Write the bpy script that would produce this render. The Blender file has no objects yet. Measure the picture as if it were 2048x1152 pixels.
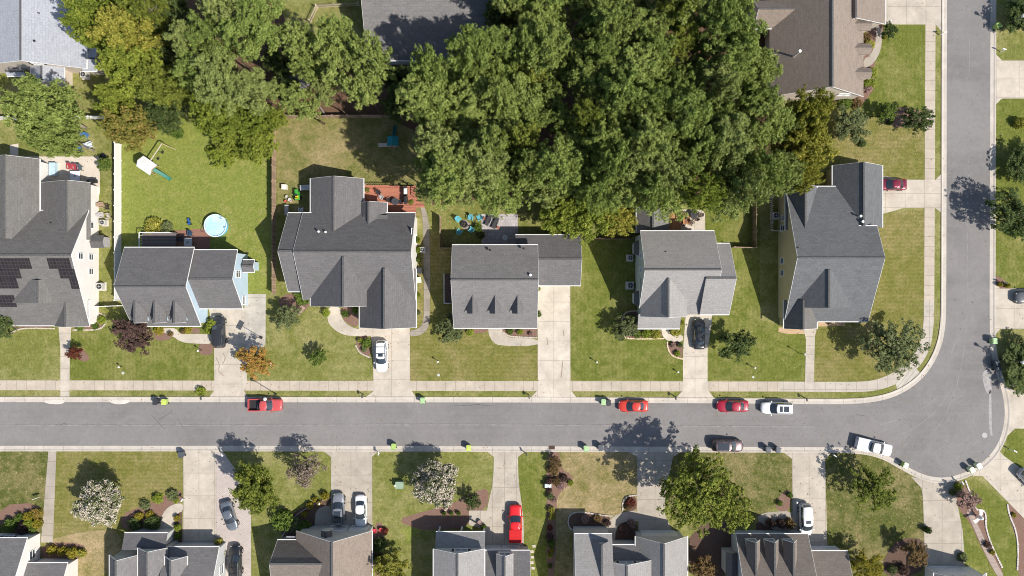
import bpy, math, random
import numpy as np
from mathutils import Vector, Matrix
from mathutils.noise import noise as mnoise
R = math.radians
# ---------------------------------------------------------------- camera, sky, sun
SC = bpy.context.scene
COL = SC.collection
HC = 105.0                      # drone height above the street (m)
S = 13.0                        # photograph pixels per metre on the ground
cam_d = bpy.data.cameras.new("camera"); cam = bpy.data.objects.new("camera", cam_d); COL.objects.link(cam)
cam.location = (0, 0, HC); cam.rotation_euler = (0, 0, 0)
cam_d.sensor_width = 36; cam_d.lens = 36 * HC / (2048 / S); cam_d.clip_start = 0.5; cam_d.clip_end = 3000
SC.camera = cam
SUN_EL = 47.5; SUN_DIR = (0.853, -0.522)
w = bpy.data.worlds.new("World"); SC.world = w; w.use_nodes = True
nt = w.node_tree; nt.nodes.clear()
sky = nt.nodes.new("ShaderNodeTexSky"); sky.sky_type = 'NISHITA'; sky.sun_disc = False
sky.sun_elevation = R(SUN_EL); sky.sun_rotation = math.atan2(SUN_DIR[0], SUN_DIR[1])
bg = nt.nodes.new("ShaderNodeBackground"); bg.inputs[1].default_value = 0.10
wo = nt.nodes.new("ShaderNodeOutputWorld")
nt.links.new(sky.outputs[0], bg.inputs[0]); nt.links.new(bg.outputs[0], wo.inputs[0])
sd = bpy.data.lights.new("sun", 'SUN'); sd.energy = 4.3; sd.angle = R(0.53); sd.color = (1.0, 0.955, 0.88)
sun = bpy.data.objects.new("sun", sd); COL.objects.link(sun); sun.location = (60, -40, 90)
ce = math.cos(R(SUN_EL))
sun.rotation_euler = Vector((SUN_DIR[0]*ce, SUN_DIR[1]*ce, math.sin(R(SUN_EL)))).to_track_quat('Z', 'Y').to_euler()
SC.view_settings.view_transform = 'Standard'; SC.view_settings.look = 'None'
SC.view_settings.gamma = 1; SC.view_settings.exposure = 0.52; SC.view_settings.use_curve_mapping = False
SC.render.engine = 'CYCLES'
SC.cycles.filter_width = 1.0; SC.cycles.max_bounces = 6; SC.cycles.transparent_max_bounces = 6
rnd = random.Random(7)

# ---------------------------------------------------------------- where things stand
def fz(z): return (HC - z) / HC
def wx(px, z=0.0): return (px - 1024) / S * fz(z)
def wy(py, z=0.0): return (576 - py) / S * fz(z)
def G(px, py, z=0.0): return Vector((wx(px, z), wy(py, z), z))

# ---------------------------------------------------------------- tags and linking
def tag(o, label=None, cat=None, group=None, kind=None):
    if label: o['label'] = label
    if cat: o['category'] = cat
    if group: o['group'] = group
    if kind: o['kind'] = kind
    return o
def empty(name, loc, rz=0.0, sc=1.0, **k):
    o = bpy.data.objects.new(name, None); COL.objects.link(o)
    o.location = loc; o.rotation_euler = (0, 0, rz); o.scale = (sc, sc, sc); o.empty_display_size = 0.3
    return tag(o, **k)
def copy_tree(o, parent=None):
    c = o.copy(); COL.objects.link(c)
    if parent is not None: c.parent = parent
    for ch in list(KIDS.get(o.name, [])):
        k = copy_tree(ch, c)
    return c
KIDS = {}

class MB:
    """collects faces; build() links them as one mesh object"""
    def __init__(s): s.v = []; s.f = []; s.m = []; s.uv = []; s.has_uv = False
    def add(s, vs, fs, mi=0, uvs=None):
        n = len(s.v); s.v += [tuple(a) for a in vs]
        for k, f in enumerate(fs):
            s.f.append(tuple(i + n for i in f)); s.m.append(mi)
            if uvs: s.uv.append(uvs[k]); s.has_uv = True
            else: s.uv.append([(0, 0)] * len(f))
        return s
    def box(s, c, d, rz=0.0, mi=0, tilt=None):
        x, y, z = d[0]/2, d[1]/2, d[2]/2
        vs = [Vector((a*x, b*y, g*z)) for g in (-1, 1) for a, b in ((-1,-1),(1,-1),(1,1),(-1,1))]
        M = Matrix.Rotation(rz, 3, 'Z')
        if tilt: M = M @ Matrix.Rotation(tilt[1], 3, tilt[0])
        vs = [M @ v + Vector(c) for v in vs]
        return s.add(vs, [(3,2,1,0),(4,5,6,7),(0,1,5,4),(1,2,6,5),(2,3,7,6),(3,0,4,7)], mi)
    def prism(s, poly, z0, z1, mi=0):
        n = len(poly)
        a = sum(poly[i][0]*poly[(i+1)%n][1]-poly[(i+1)%n][0]*poly[i][1] for i in range(n))
        if a < 0: poly = poly[::-1]
        vs = [(p[0], p[1], z0) for p in poly] + [(p[0], p[1], z1) for p in poly]
        fs = [tuple(range(n-1, -1, -1)), tuple(range(n, 2*n))] + [(i, (i+1)%n, n+(i+1)%n, n+i) for i in range(n)]
        return s.add(vs, fs, mi)
    def tube(s, p0, p1, r0, r1=None, n=8, mi=0):
        r1 = r0 if r1 is None else r1
        p0 = Vector(p0); p1 = Vector(p1); d = (p1-p0)
        q = d.to_track_quat('Z', 'Y') if d.length > 1e-6 else Vector((0,0,1)).to_track_quat('Z','Y')
        vs = []
        for p, r in ((p0, r0), (p1, r1)):
            for i in range(n):
                t = 2*math.pi*i/n; vs.append(p + q @ Vector((r*math.cos(t), r*math.sin(t), 0)))
        fs = [(i, (i+1)%n, n+(i+1)%n, n+i) for i in range(n)] + [tuple(range(n-1,-1,-1)), tuple(range(n, 2*n))]
        return s.add(vs, fs, mi)
    def lathe(s, prof, c=(0,0,0), n=20, mi=0, cap=True):
        vs = []; m = len(prof)
        for r, z in prof:
            for i in range(n):
                t = 2*math.pi*i/n; vs.append((c[0]+r*math.cos(t), c[1]+r*math.sin(t), c[2]+z))
        fs = [(j*n+i, j*n+(i+1)%n, (j+1)*n+(i+1)%n, (j+1)*n+i) for j in range(m-1) for i in range(n)]
        if cap and prof[-1][0] > 1e-4: fs.append(tuple((m-1)*n+i for i in range(n)))
        if cap and prof[0][0] > 1e-4 and not (prof[-1][0] < 1e-4 and abs(prof[-1][1]-prof[0][1]) < 1e-6): fs.append(tuple(n-1-i for i in range(n)))
        return s.add(vs, fs, mi)
    def beam(s, p0, p1, wd, h, mi=0):
        p0 = Vector(p0); p1 = Vector(p1); d = p1-p0
        side = Vector((-d.y, d.x, 0)); side = side.normalized() if side.length > 1e-6 else Vector((1,0,0))
        up = d.cross(side); up = -up.normalized() if up.z < 0 else up.normalized()
        if up.z < 0: up = -up
        a = side*wd/2; b = up*h/2
        vs = [p0-a-b, p0+a-b, p0+a+b, p0-a+b, p1-a-b, p1+a-b, p1+a+b, p1-a+b]
        return s.add(vs, [(0,1,2,3),(7,6,5,4),(0,4,5,1),(1,5,6,2),(2,6,7,3),(3,7,4,0)], mi)
    def sheet(s, poly, z, mi=0):
        n = len(poly)
        a = sum(poly[i][0]*poly[(i+1)%n][1]-poly[(i+1)%n][0]*poly[i][1] for i in range(n))
        if a < 0: poly = poly[::-1]
        return s.add([(p[0], p[1], z) for p in poly], [tuple(range(n))], mi)
    def build(s, name, mats, parent=None, origin=None, smooth=False, loc=None, rz=0.0, recalc=False, **k):
        me = bpy.data.meshes.new(name)
        vs = s.v
        if origin is not None:
            o0 = Vector(origin); vs = [(a[0]-o0.x, a[1]-o0.y, a[2]-o0.z) for a in s.v]
        me.from_pydata(vs, [], s.f)
        if not isinstance(mats, (list, tuple)): mats = [mats]
        for m in mats: me.materials.append(m)
        me.polygons.foreach_set("material_index", s.m)
        if s.has_uv:
            uvl = me.uv_layers.new(name="UVMap")
            flat = [c for f in s.uv for p in f for c in p]
            uvl.data.foreach_set("uv", flat)
        if recalc:
            import bmesh
            bm = bmesh.new(); bm.from_mesh(me); bmesh.ops.recalc_face_normals(bm, faces=bm.faces); bm.to_mesh(me); bm.free()
        if smooth: me.polygons.foreach_set("use_smooth", [True]*len(s.f))
        me.update()
        ob = bpy.data.objects.new(name, me); COL.objects.link(ob)
        if parent is not None:
            ob.parent = parent; KIDS.setdefault(parent.name, []).append(ob)
        else:
            if origin is not None: ob.location = origin
            if loc is not None: ob.location = loc
            ob.rotation_euler = (0, 0, rz)
        return tag(ob, **k)

def smoothpoly(pts, closed=True, it=2):
    for _ in range(it):
        out = []; n = len(pts)
        rng = range(n if closed else n-1)
        if not closed: out.append(pts[0])
        for i in rng:
            a, b = pts[i], pts[(i+1)%n]
            out.append((a[0]*.75+b[0]*.25, a[1]*.75+b[1]*.25)); out.append((a[0]*.25+b[0]*.75, a[1]*.25+b[1]*.75))
        if not closed: out.append(pts[-1])
        pts = out
    return pts
def offset(line, d):
    out = []
    for i, p in enumerate(line):
        a = line[max(i-1, 0)]; b = line[min(i+1, len(line)-1)]
        t = Vector((b[0]-a[0], b[1]-a[1])); t.normalize()
        out.append((p[0]-t.y*d, p[1]+t.x*d))
    return out
def gp(pts): return [(wx(a), wy(b)) for a, b in pts]

# ---------------------------------------------------------------- materials
def srgb(r, g, b):
    def f(c):
        c /= 255.0
        return c/12.92 if c <= 0.04045 else ((c+0.055)/1.055)**2.4
    return (f(r), f(g), f(b), 1)
def c4(c): return tuple(c) + (1,) if len(c) == 3 else tuple(c)
class NT:
    def __init__(s, name):
        s.m = bpy.data.materials.new(name); s.m.use_nodes = True
        s.t = s.m.node_tree; s.b = s.t.nodes["Principled BSDF"]
        s.out = s.t.nodes["Material Output"]
    def n(s, ty, **k):
        nd = s.t.nodes.new(ty)
        for a, b in k.items(): setattr(nd, a, b)
        return nd
    def l(s, a, b): s.t.links.new(a, b)
    def coord(s, kind='Object', scale=(1,1,1), rot=0.0):
        tc = s.n("ShaderNodeTexCoord"); mp = s.n("ShaderNodeMapping")
        mp.inputs['Scale'].default_value = scale; mp.inputs['Rotation'].default_value = (0, 0, rot)
        s.l(tc.outputs[kind], mp.inputs[0]); return mp.outputs[0]
    def noise(s, co, scale, detail=3, rough=.55, dist=0.0):
        nd = s.n("ShaderNodeTexNoise"); nd.inputs['Scale'].default_value = scale; nd.inputs['Detail'].default_value = detail
        nd.inputs['Roughness'].default_value = rough; nd.inputs['Distortion'].default_value = dist
        s.l(co, nd.inputs['Vector']); return nd.outputs['Fac']
    def ramp(s, fac, lo, hi, a=(0,0,0,1), b=(1,1,1,1)):
        nd = s.n("ShaderNodeValToRGB"); e = nd.color_ramp.elements
        e[0].position = lo; e[1].position = hi; e[0].color = a; e[1].color = b
        s.l(fac, nd.inputs[0]); return nd.outputs[0]
    def mix(s, fac, a, b, mode='MIX'):
        nd = s.n("ShaderNodeMix", data_type='RGBA', blend_type=mode)
        for sock, v in ((nd.inputs[0], fac), (nd.inputs[6], a), (nd.inputs[7], b)):
            if hasattr(v, 'is_output'): s.l(v, sock)
            elif isinstance(v, (int, float)): sock.default_value = v
            else: sock.default_value = c4(v)
        return nd.outputs[2]
    def math(s, op, a, b=None, c=None):
        nd = s.n("ShaderNodeMath", operation=op)
        for i, v in enumerate((a, b, c)):
            if v is None: continue
            if hasattr(v, 'is_output'): s.l(v, nd.inputs[i])
            else: nd.inputs[i].default_value = v
        return nd.outputs[0]
    def done(s, col, rough=.8, spec=.3, bump=None, bstr=.3, bdist=.05):
        if hasattr(col, 'is_output'): s.l(col, s.b.inputs['Base Color'])
        else: s.b.inputs['Base Color'].default_value = c4(col)
        s.b.inputs['Roughness'].default_value = rough; s.b.inputs['Specular IOR Level'].default_value = spec
        if bump is not None:
            bn = s.n("ShaderNodeBump"); bn.inputs['Strength'].default_value = bstr; bn.inputs['Distance'].default_value = bdist
            s.l(bump, bn.inputs['Height']); s.l(bn.outputs[0], s.b.inputs['Normal'])
        return s.m
def mul(c, k): return tuple(min(1, x*k) for x in c[:3]) + (1,)

MATC = {}
def plain(name, col, rough=.6, spec=.3, metal=0.0, var=.12, scale=3.0):
    if name in MATC: return MATC[name]
    t = NT(name); co = t.coord()
    nz = t.noise(co, scale, 4)
    c = t.mix(t.ramp(nz, .3, .7), mul(c4(col), 1-var), mul(c4(col), 1+var))
    t.done(c, rough, spec); t.b.inputs['Metallic'].default_value = metal
    MATC[name] = t.m; return t.m
def grass(name, g1, g2, dry, amt=.5, stripe=0.0, sdir=0, spots=.0, fine=0.55):
    t = NT(name); co = t.coord()
    big = t.noise(co, .16, 5, .6, .6); mid = t.noise(co, .8, 6, .65, .3); fin = t.noise(co, 2.6, 5, .85)
    c = t.mix(t.ramp(mid, .30, .70), g1, g2)
    d = t.math('ADD', t.math('MULTIPLY', big, .62), t.math('MULTIPLY', mid, .38))
    lo = .66 - .24*amt
    c = t.mix(t.ramp(d, lo-.06, lo+.18), c, dry)
    if spots > 0:
        sp = t.noise(co, 2.2, 3, .6, .4)
        c = t.mix(t.math('MULTIPLY', t.ramp(sp, .60, .70), spots), c, mul(dry, 1.25))
    if stripe > 0:
        wv = t.n("ShaderNodeTexWave", wave_type='BANDS', bands_direction='X' if sdir else 'Y')
        wv.inputs['Scale'].default_value = .52; wv.inputs['Distortion'].default_value = 1.2; wv.inputs['Detail'].default_value = 2
        wv.inputs['Detail Scale'].default_value = .6
        t.l(co, wv.inputs['Vector'])
        c = t.mix(t.math('MULTIPLY', wv.outputs['Fac'], stripe), c, mul(g1, .72))
    vf = t.ramp(fin, .36, .64, (1-fine*.60, 1-fine*.52, 1-fine*.52, 1), (1.22, 1.18, 1.2, 1))
    c = t.mix(1.0, c, vf, 'MULTIPLY')
    vor = t.n("ShaderNodeTexVoronoi"); vor.inputs['Scale'].default_value = 7.0; t.l(co, vor.inputs['Vector'])
    bh = t.math('ADD', fin, t.math('MULTIPLY', vor.outputs['Distance'], .6))
    return t.done(c, .95, .08, bh, .55, .12)
LUSH = grass("grass_lush", (.112,.134,.024), (.172,.186,.040), (.27,.245,.09), .50, .16, 1)
LIME = grass("grass_lime", (.165,.20,.038), (.235,.250,.06), (.30,.27,.10), .38, .0)
MID  = grass("grass_mid", (.142,.155,.036), (.205,.210,.058), (.31,.275,.12), .62, .06, 0)
OLIVE= grass("grass_olive", (.145,.148,.034), (.215,.198,.056), (.30,.24,.11), .62, .22, 0)
DRY  = grass("grass_dry", (.155,.145,.042), (.22,.185,.070), (.38,.285,.16), .85, .0, 0, .5)
FADED = grass("grass_faded", (.135,.145,.040), (.205,.190,.066), (.34,.262,.135), .68, .0, 0, .25)
ROUGH= grass("grass_rough", (.085,.100,.022), (.15,.150,.045), (.31,.24,.12), .60, .0, 0, .7, .8)
def concrete(name, col, sx=0, sy=0, ox=0, oy=0, stain=.25, rot=0.0):
    t = NT(name); co = t.coord(rot=rot)
    a = t.noise(co, .45, 5, .65, .4); b = t.noise(co, 1.3, 6, .75, .6); sp = t.noise(co, 22, 2, .5)
    c = t.mix(t.ramp(a, .3, .7), mul(c4(col), 1.06), mul(c4(col), 1-stain))
    c = t.mix(t.math('MULTIPLY', t.ramp(b, .46, .72), .5), c, mul(c4(col), .74))
    c = t.mix(t.math('MULTIPLY', t.ramp(sp, .55, .75), .22), c, mul(c4(col), .6))
    if sx or sy:
        sep = t.n("ShaderNodeSeparateXYZ"); t.l(co, sep.inputs[0])
        m = None
        for k, (st, of) in enumerate(((sx, ox), (sy, oy))):
            if not st: continue
            v = t.math('SUBTRACT', sep.outputs[k], of - 1000*st)
            v = t.math('PINGPONG', v, st/2)
            ln = t.math('LESS_THAN', v, .042)
            m = ln if m is None else t.math('MAXIMUM', m, ln)
        c = t.mix(t.math('MULTIPLY', m, .55), c, mul(c4(col), .42))
    return t.done(c, .9, .15, sp, .2, .01)
CON = (.535, .47, .388)
def shingle(name, col, warm=0.0, con=.42):
    col = tuple(x*k for x, k in zip(col, (1.36, 1.32, 1.26)))
    t = NT(name); co = t.coord('UV'); ob = t.coord('Object')
    br = t.n("ShaderNodeTexBrick"); br.inputs['Scale'].default_value = 1.0
    br.inputs['Brick Width'].default_value = .8; br.inputs['Row Height'].default_value = .34
    br.inputs['Mortar Size'].default_value = .035; br.inputs['Mortar Smooth'].default_value = .4; br.inputs['Bias'].default_value = -.1
    br.inputs['Color1'].default_value = mul(c4(col), 1+con); br.inputs['Color2'].default_value = mul(c4(col), 1-con)
    br.inputs['Mortar'].default_value = mul(c4(col), .50)
    t.l(co, br.inputs['Vector'])
    n1 = t.noise(ob, 9, 4, .8); n2 = t.noise(ob, .5, 4, .6, .5)
    n3 = t.noise(ob, 4.2, 3, .9)
    c = t.mix(.62, br.outputs['Color'], t.ramp(n1, .34, .66, mul(c4(col), .62), mul(c4(col), 1.38)))
    c = t.mix(.4, c, t.ramp(n3, .36, .64, mul(c4(col), .68), mul(c4(col), 1.32)))
    c = t.mix(t.math('MULTIPLY', t.ramp(n2, .4, .7), .16), c, mul(c4(col), 1.25))
    # streaks down the slope
    st = t.noise(t.coord('UV', (2.2, .18, 1)), 1.0, 4, .6)
    c = t.mix(t.math('MULTIPLY', t.ramp(st, .5, .8), .10), c, mul(c4(col), .7))
    return t.done(c, .92, .12, n1, .35, .03)
def siding(name, col, pitch=.2):
    t = NT(name); co = t.coord()
    sep = t.n("ShaderNodeSeparateXYZ"); t.l(co, sep.inputs[0])
    ln = t.math('LESS_THAN', t.math('PINGPONG', t.math('ADD', sep.outputs[2], 20), pitch/2), .018)
    nz = t.noise(co, .7, 4)
    c = t.mix(t.ramp(nz, .3, .7), mul(c4(col), .93), mul(c4(col), 1.04))
    c = t.mix(t.math('MULTIPLY', ln, .35), c, mul(c4(col), .5))
    return t.done(c, .65, .3)
def boards(name, col, pitch=.14, axis=0, var=.3, gap=.012):
    t = NT(name); co = t.coord()
    sep = t.n("ShaderNodeSeparateXYZ"); t.l(co, sep.inputs[0])
    v = t.math('ADD', sep.outputs[axis], 500*pitch)
    ln = t.math('LESS_THAN', t.math('PINGPONG', v, pitch/2), gap)
    idx = t.math('FLOOR', t.math('DIVIDE', v, pitch))
    wn = t.n("ShaderNodeTexWhiteNoise", noise_dimensions='1D'); t.l(idx, wn.inputs['W'])
    c = t.mix(wn.outputs['Value'], mul(c4(col), 1-var), mul(c4(col), 1+var))
    nz = t.noise(co, 2.5, 5, .7)
    c = t.mix(t.math('MULTIPLY', t.ramp(nz, .4, .75), .35), c, mul(c4(col), .6))
    c = t.mix(t.math('MULTIPLY', ln, .8), c, mul(c4(col), .25))
    return t.done(c, .85, .15)
def mulch(name, c1, c2, c3=None):
    t = NT(name); co = t.coord()
    a = t.noise(co, 8, 5, .8); b = t.noise(co, 1.1, 4, .6, .5)
    c = t.mix(t.ramp(a, .33, .67), c1, c2)
    if c3: c = t.mix(t.ramp(b, .5, .66), c, c3)
    return t.done(c, .95, .08, a, .6, .08)
def pavers(name, c1, c2, mort, wd=.4, hg=.25, scale=1):
    t = NT(name); co = t.coord()
    br = t.n("ShaderNodeTexBrick"); br.inputs['Scale'].default_value = scale
    br.inputs['Brick Width'].default_value = wd; br.inputs['Row Height'].default_value = hg
    br.inputs['Mortar Size'].default_value = .02; br.inputs['Color1'].default_value = c4(c1)
    br.inputs['Color2'].default_value = c4(c2); br.inputs['Mortar'].default_value = c4(mort)
    t.l(co, br.inputs['Vector'])
    nz = t.noise(co, 4, 5, .7)
    c = t.mix(t.math('MULTIPLY', t.ramp(nz, .4, .7), .35), br.outputs['Color'], mort)
    return t.done(c, .9, .15)
def leafmat(name, c1, c2, c3=None, trans=.22, obvar=.10, rough=.75, k=1.45):
    t = NT(name); c1 = mul(c1, k); c2 = mul(c2, k); c3 = mul(c3, k) if c3 else None
    at = t.n("ShaderNodeAttribute", attribute_name="tone"); oi = t.n("ShaderNodeObjectInfo")
    f = t.math('ADD', at.outputs['Fac'], t.math('MULTIPLY', t.math('SUBTRACT', oi.outputs['Random'], .5), obvar*3))
    cr = t.n("ShaderNodeValToRGB"); e = cr.color_ramp.elements
    e[0].position = .1; e[0].color = c4(c1); e[1].position = .75; e[1].color = c4(c2)
    if c3:
        x = e.new(1.0); x.color = c4(c3)
    t.l(f, cr.inputs[0])
    t.done(cr.outputs[0], rough, .18)
    tr = t.n("ShaderNodeBsdfTranslucent"); t.l(t.mix(1.0, cr.outputs[0], (1.0, 1.15, .6, 1), 'MULTIPLY'), tr.inputs[0])
    mx = t.n("ShaderNodeMixShader"); mx.inputs[0].default_value = trans
    t.l(t.b.outputs[0], mx.inputs[1]); t.l(tr.outputs[0], mx.inputs[2]); t.l(mx.outputs[0], t.out.inputs[0])
    return t.m
def paint(name, col, metal=.0, rough=.3, coat=.7):
    t = NT(name); co = t.coord()
    nz = t.noise(co, 2.0, 3)
    c = t.mix(t.ramp(nz, .3, .7), mul(c4(col), .93), mul(c4(col), 1.05))
    t.done(c, rough, .5); t.b.inputs['Metallic'].default_value = metal; t.b.inputs['Coat Weight'].default_value = coat
    t.b.inputs['Coat Roughness'].default_value = .08
    return t.m
def glassm(name, col=(.02,.028,.035), rough=.06):
    t = NT(name); t.done(col, rough, .9); t.b.inputs['Coat Weight'].default_value = .5
    return t.m
GLASS = glassm("car_glass", (.028,.036,.045)); WGLASS = glassm("window_glass", (.05,.06,.07), .1)
WHITE = plain("white_trim", (.78,.77,.74), .5, .35, 0, .05); BLACK = plain("black_plastic", (.025,.025,.027), .5, .3)
DARKM = plain("dark_metal", (.05,.05,.055), .4, .5, .4); GREYM = plain("grey_metal", (.42,.43,.44), .4, .5, .5)
RUBBER = plain("rubber", (.02,.02,.02), .85, .2); CHROME = plain("chrome", (.6,.6,.62), .2, .5, .9, .03)
WOOD = plain("bark", (.11,.075,.052), .9, .1, 0, .35, 6); WOODG = plain("grey_bark", (.25,.215,.18), .9, .1, 0, .3, 6)
LAMPR = plain("red_lens", (.20,.012,.012), .25, .5); LAMPW = plain("clear_lens", (.38,.39,.40), .15, .5)
STONE = plain("edging_stone", (.46,.40,.33), .9, .1, 0, .25, 4)
# ---------------------------------------------------------------- the ground
def sheet(name, pts, z, mat, smooth=0, kind='structure'):
    pts = gp(pts)
    if smooth: pts = smoothpoly(pts, True, smooth)
    return MB().sheet(pts, z).build(name, mat, kind=kind)
MB().sheet([(-420,-420),(420,-420),(420,420),(-420,420)], 0).build("ground", MID, kind='structure')
# lawns, each mown and watered its own way
for pts, m in [
    ([(-400,655),(119,655),(121,760),(-400,760)], MID),
    ([(141,652),(428,655),(428,760),(139,760)], LUSH),
    ([(246,236),(545,236),(545,590),(496,590),(496,500),(240,500)], LIME),
    ([(552,238),(850,238),(850,430),(552,430)], FADED),
    ([(552,585),(655,620),(700,680),(746,672),(746,760),(494,760),(531,688),(532,590)], MID),
    ([(820,470),(905,470),(907,655),(1075,680),(1075,760),(820,760)], OLIVE),
    ([(862,400),(1270,400),(1270,480),(862,480)], MID),
    ([(1141,480),(1270,480),(1280,640),(1366,680),(1366,760),(1141,760)], LUSH),
    ([(1408,395),(1520,395),(1520,640),(1610,660),(1610,763),(1416,760),(1416,700),(1425,630)], LUSH),
    ([(1631,640),(1760,430),(1848,417),(1846,660),(1820,720),(1776,751),(1745,762),(1631,763)], OLIVE),
    ([(1700,50),(1852,50),(1848,230),(1700,235)], LUSH),
    ([(1600,235),(1848,230),(1848,358),(1600,358)], OLIVE),
    ([(1990,-400),(2400,-400),(2400,120),(2005,120),(1990,108)], MID),
    ([(1990,212),(2005,198),(2400,198),(2400,576),(2000,576),(1990,566)], LUSH),
    ([(1990,672),(2000,660),(2400,660),(2400,780),(2030,780),(2012,774)], MID),
    ([(2015,872),(2030,858),(2400,858),(2400,1000),(2048,941),(2008,912)], LUSH),
    ([(-400,903),(98,903),(84,1085),(-400,1085)], ROUGH),
    ([(113,903),(366,903),(366,1000),(320,1040),(250,1090),(106,1090)], OLIVE),
    ([(300,903),(366,903),(366,990),(300,1010),(250,1010)], LIME),
    ([(448,906),(660,903),(662,1060),(640,1152),(503,1152),(502,1022),(478,950)], MID),
    ([(745,903),(985,903),(985,950),(972,1000),(900,1030),(800,1060),(860,1152),(745,1152)], MID),
    ([(745,930),(800,930),(830,1010),(840,1060),(800,1100),(745,1090)], LIME),
    ([(1036,903),(1105,903),(1105,1300),(1060,1300),(1046,1090),(1040,985)], LUSH),
    ([(1110,903),(1274,903),(1274,1022),(1230,1050),(1148,1050),(1148,1300),(1110,1300)], DRY),
    ([(1346,905),(1584,905),(1584,1000),(1520,1030),(1470,1060),(1380,1060),(1332,1000)], ROUGH),
    ([(1650,906),(1760,908),(1833,960),(1845,985),(1850,1100),(1800,1152),(1700,1152),(1655,1060)], ROUGH),
    ([(1912,970),(1950,955),(2048,1040),(2200,1190),(2200,1300),(1960,1300),(1929,1110)], LUSH),
]:
    rnd_z = 0.004 + 0.0004*len(pts)
    sheet("lawn", pts, rnd_z, m)
# wooded ground
PINE = mulch("pine_straw", (.085,.05,.03), (.18,.105,.07), (.10,.085,.04))
BARK = mulch("bark_mulch", (.13,.075,.055), (.27,.165,.125), (.21,.14,.11))
DARKB = mulch("dark_mulch", (.07,.045,.035), (.17,.105,.08), (.10,.075,.055))
sheet("woodland_floor", [(345,-200),(540,-200),(560,60),(640,100),(722,128),(1000,128),(1000,-200),(1530,-200),(1530,200),(1600,210),(1560,395),(1250,400),(1150,380),(1050,405),(980,395),(870,415),(850,395),(850,233),(545,233),(350,240)], .0085, PINE, 1)
BEDS = [ # (material, points, smoothing)
    (BARK, [(0,640),(30,660),(52,655),(110,656),(110,630),(0,625)], 1),
    (BARK, [(146,648),(150,660),(195,661),(213,648),(212,632),(200,626),(190,640)], 1),
    (BARK, [(308,655),(350,655),(345,675),(330,682),(308,680)], 1),
    (BARK, [(365,655),(400,655),(400,668),(380,666),(368,662)], 1),
    (BARK, [(397,686),(425,686),(427,705),(415,712),(398,708)], 1),
    (BARK, [(150,715),(160,690),(182,716),(170,725)], 2),
    (BARK, [(556,590),(622,585),(622,610),(600,628),(560,620)], 1),
    (BARK, [(681,612),(718,612),(718,655),(700,650),(686,640)], 1),
    (BARK, [(713,672),(742,672),(742,716),(722,708),(712,690)], 1),
    (BARK, [(1003,655),(1074,655),(1074,674),(1020,672),(1006,665)], 0),
    (BARK, [(905,650),(978,650),(975,665),(940,668)], 1),
    (BARK, [(1245,625),(1280,622),(1280,655),(1328,655),(1326,676),(1262,678),(1244,668)], 1),
    (BARK, [(1336,684),(1365,684),(1365,716),(1350,716),(1336,700)], 1),
    (plain("pine_bark_tan", (.42,.30,.19), .9, .1, 0, .25, 5), [(1557,655),(1609,655),(1609,668),(1575,668),(1557,664)], 0),
    (plain("pine_bark_tan", (.42,.30,.19), .9, .1, 0, .25, 5), [(1632,640),(1690,640),(1690,652),(1632,653)], 0),
    (BARK, [(1727,45),(1770,45),(1764,78),(1745,140),(1752,170),(1730,205),(1700,220),(1660,212),(1662,190),(1727,190)], 1),
    (BARK, [(1755,215),(1845,215),(1850,245),(1810,258),(1770,248)], 2),
    (BARK, [(0,1010),(78,1005),(86,1040),(80,1062),(0,1062)], 1),
    (DRY, [(86,1082),(180,1060),(250,1062),(240,1152),(86,1152)], 1),
    (BARK, [(85,1085),(168,1085),(172,1110),(150,1120),(80,1120)], 1),
    (BARK, [(245,1062),(240,1030),(290,1010),(330,990),(364,978),(364,1005),(330,1018),(315,1062)], 1),
    (DARKB, [(348,1022),(364,1022),(364,1095),(348,1085)], 0),
    (DARKB, [(560,1060),(585,1025),(625,1005),(662,990),(662,1012),(632,1020),(628,1075),(570,1085)], 1),
    (BARK, [(746,1045),(770,1045),(765,1152),(746,1152)], 1),
    (BARK, [(790,1040),(850,1022),(900,1010),(945,984),(980,975),(973,1021),(938,1022),(938,1056),(870,1060),(840,1060)], 1),
    (BARK, [(1096,900),(1118,900),(1122,938),(1145,950),(1145,965),(1118,985),(1112,1010),(1112,1152),(1092,1152),(1094,1000),(1090,960),(1097,930)], 1),
    (DARKB, [(1137,1035),(1150,1022),(1200,1026),(1222,1032),(1215,1052),(1148,1060),(1138,1060)], 1),
    (DARKB, [(1244,1005),(1250,992),(1273,990),(1273,1022),(1250,1022)], 1),
    (DARKB, [(1228,1088),(1232,1052),(1250,1040),(1275,1042),(1276,1088)], 1),
    (DARKB, [(1380,1050),(1470,1040),(1470,1152),(1376,1152)], 1),
    (BARK, [(1553,1000),(1565,985),(1582,978),(1582,1022),(1552,1022)], 1),
    (DARKB, [(1512,1040),(1580,1040),(1592,1066),(1512,1066)], 1),
    (DARKB, [(1770,1110),(1800,1075),(1850,1078),(1855,1110),(1840,1152),(1760,1152)], 1),
    (BARK, [(1905,965),(1925,960),(1945,1000),(1950,1020),(1972,1020),(1972,1060),(1985,1100),(2010,1152),(1992,1152),(1960,1090),(1940,1045),(1915,1015)], 1),
    (BARK, [(2018,1005),(2030,1015),(2060,1050),(2060,1200),(2035,1152),(2035,1090),(2025,1055),(2014,1025)], 1),
    (BARK, [(1990,548),(2010,562),(2024,577),(1998,578),(1990,570)], 1),
]
for k, (m, pts, s_) in enumerate(BEDS):
    sheet("flower_bed", pts, .0105 + .0002*(k % 9), m, s_)

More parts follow.
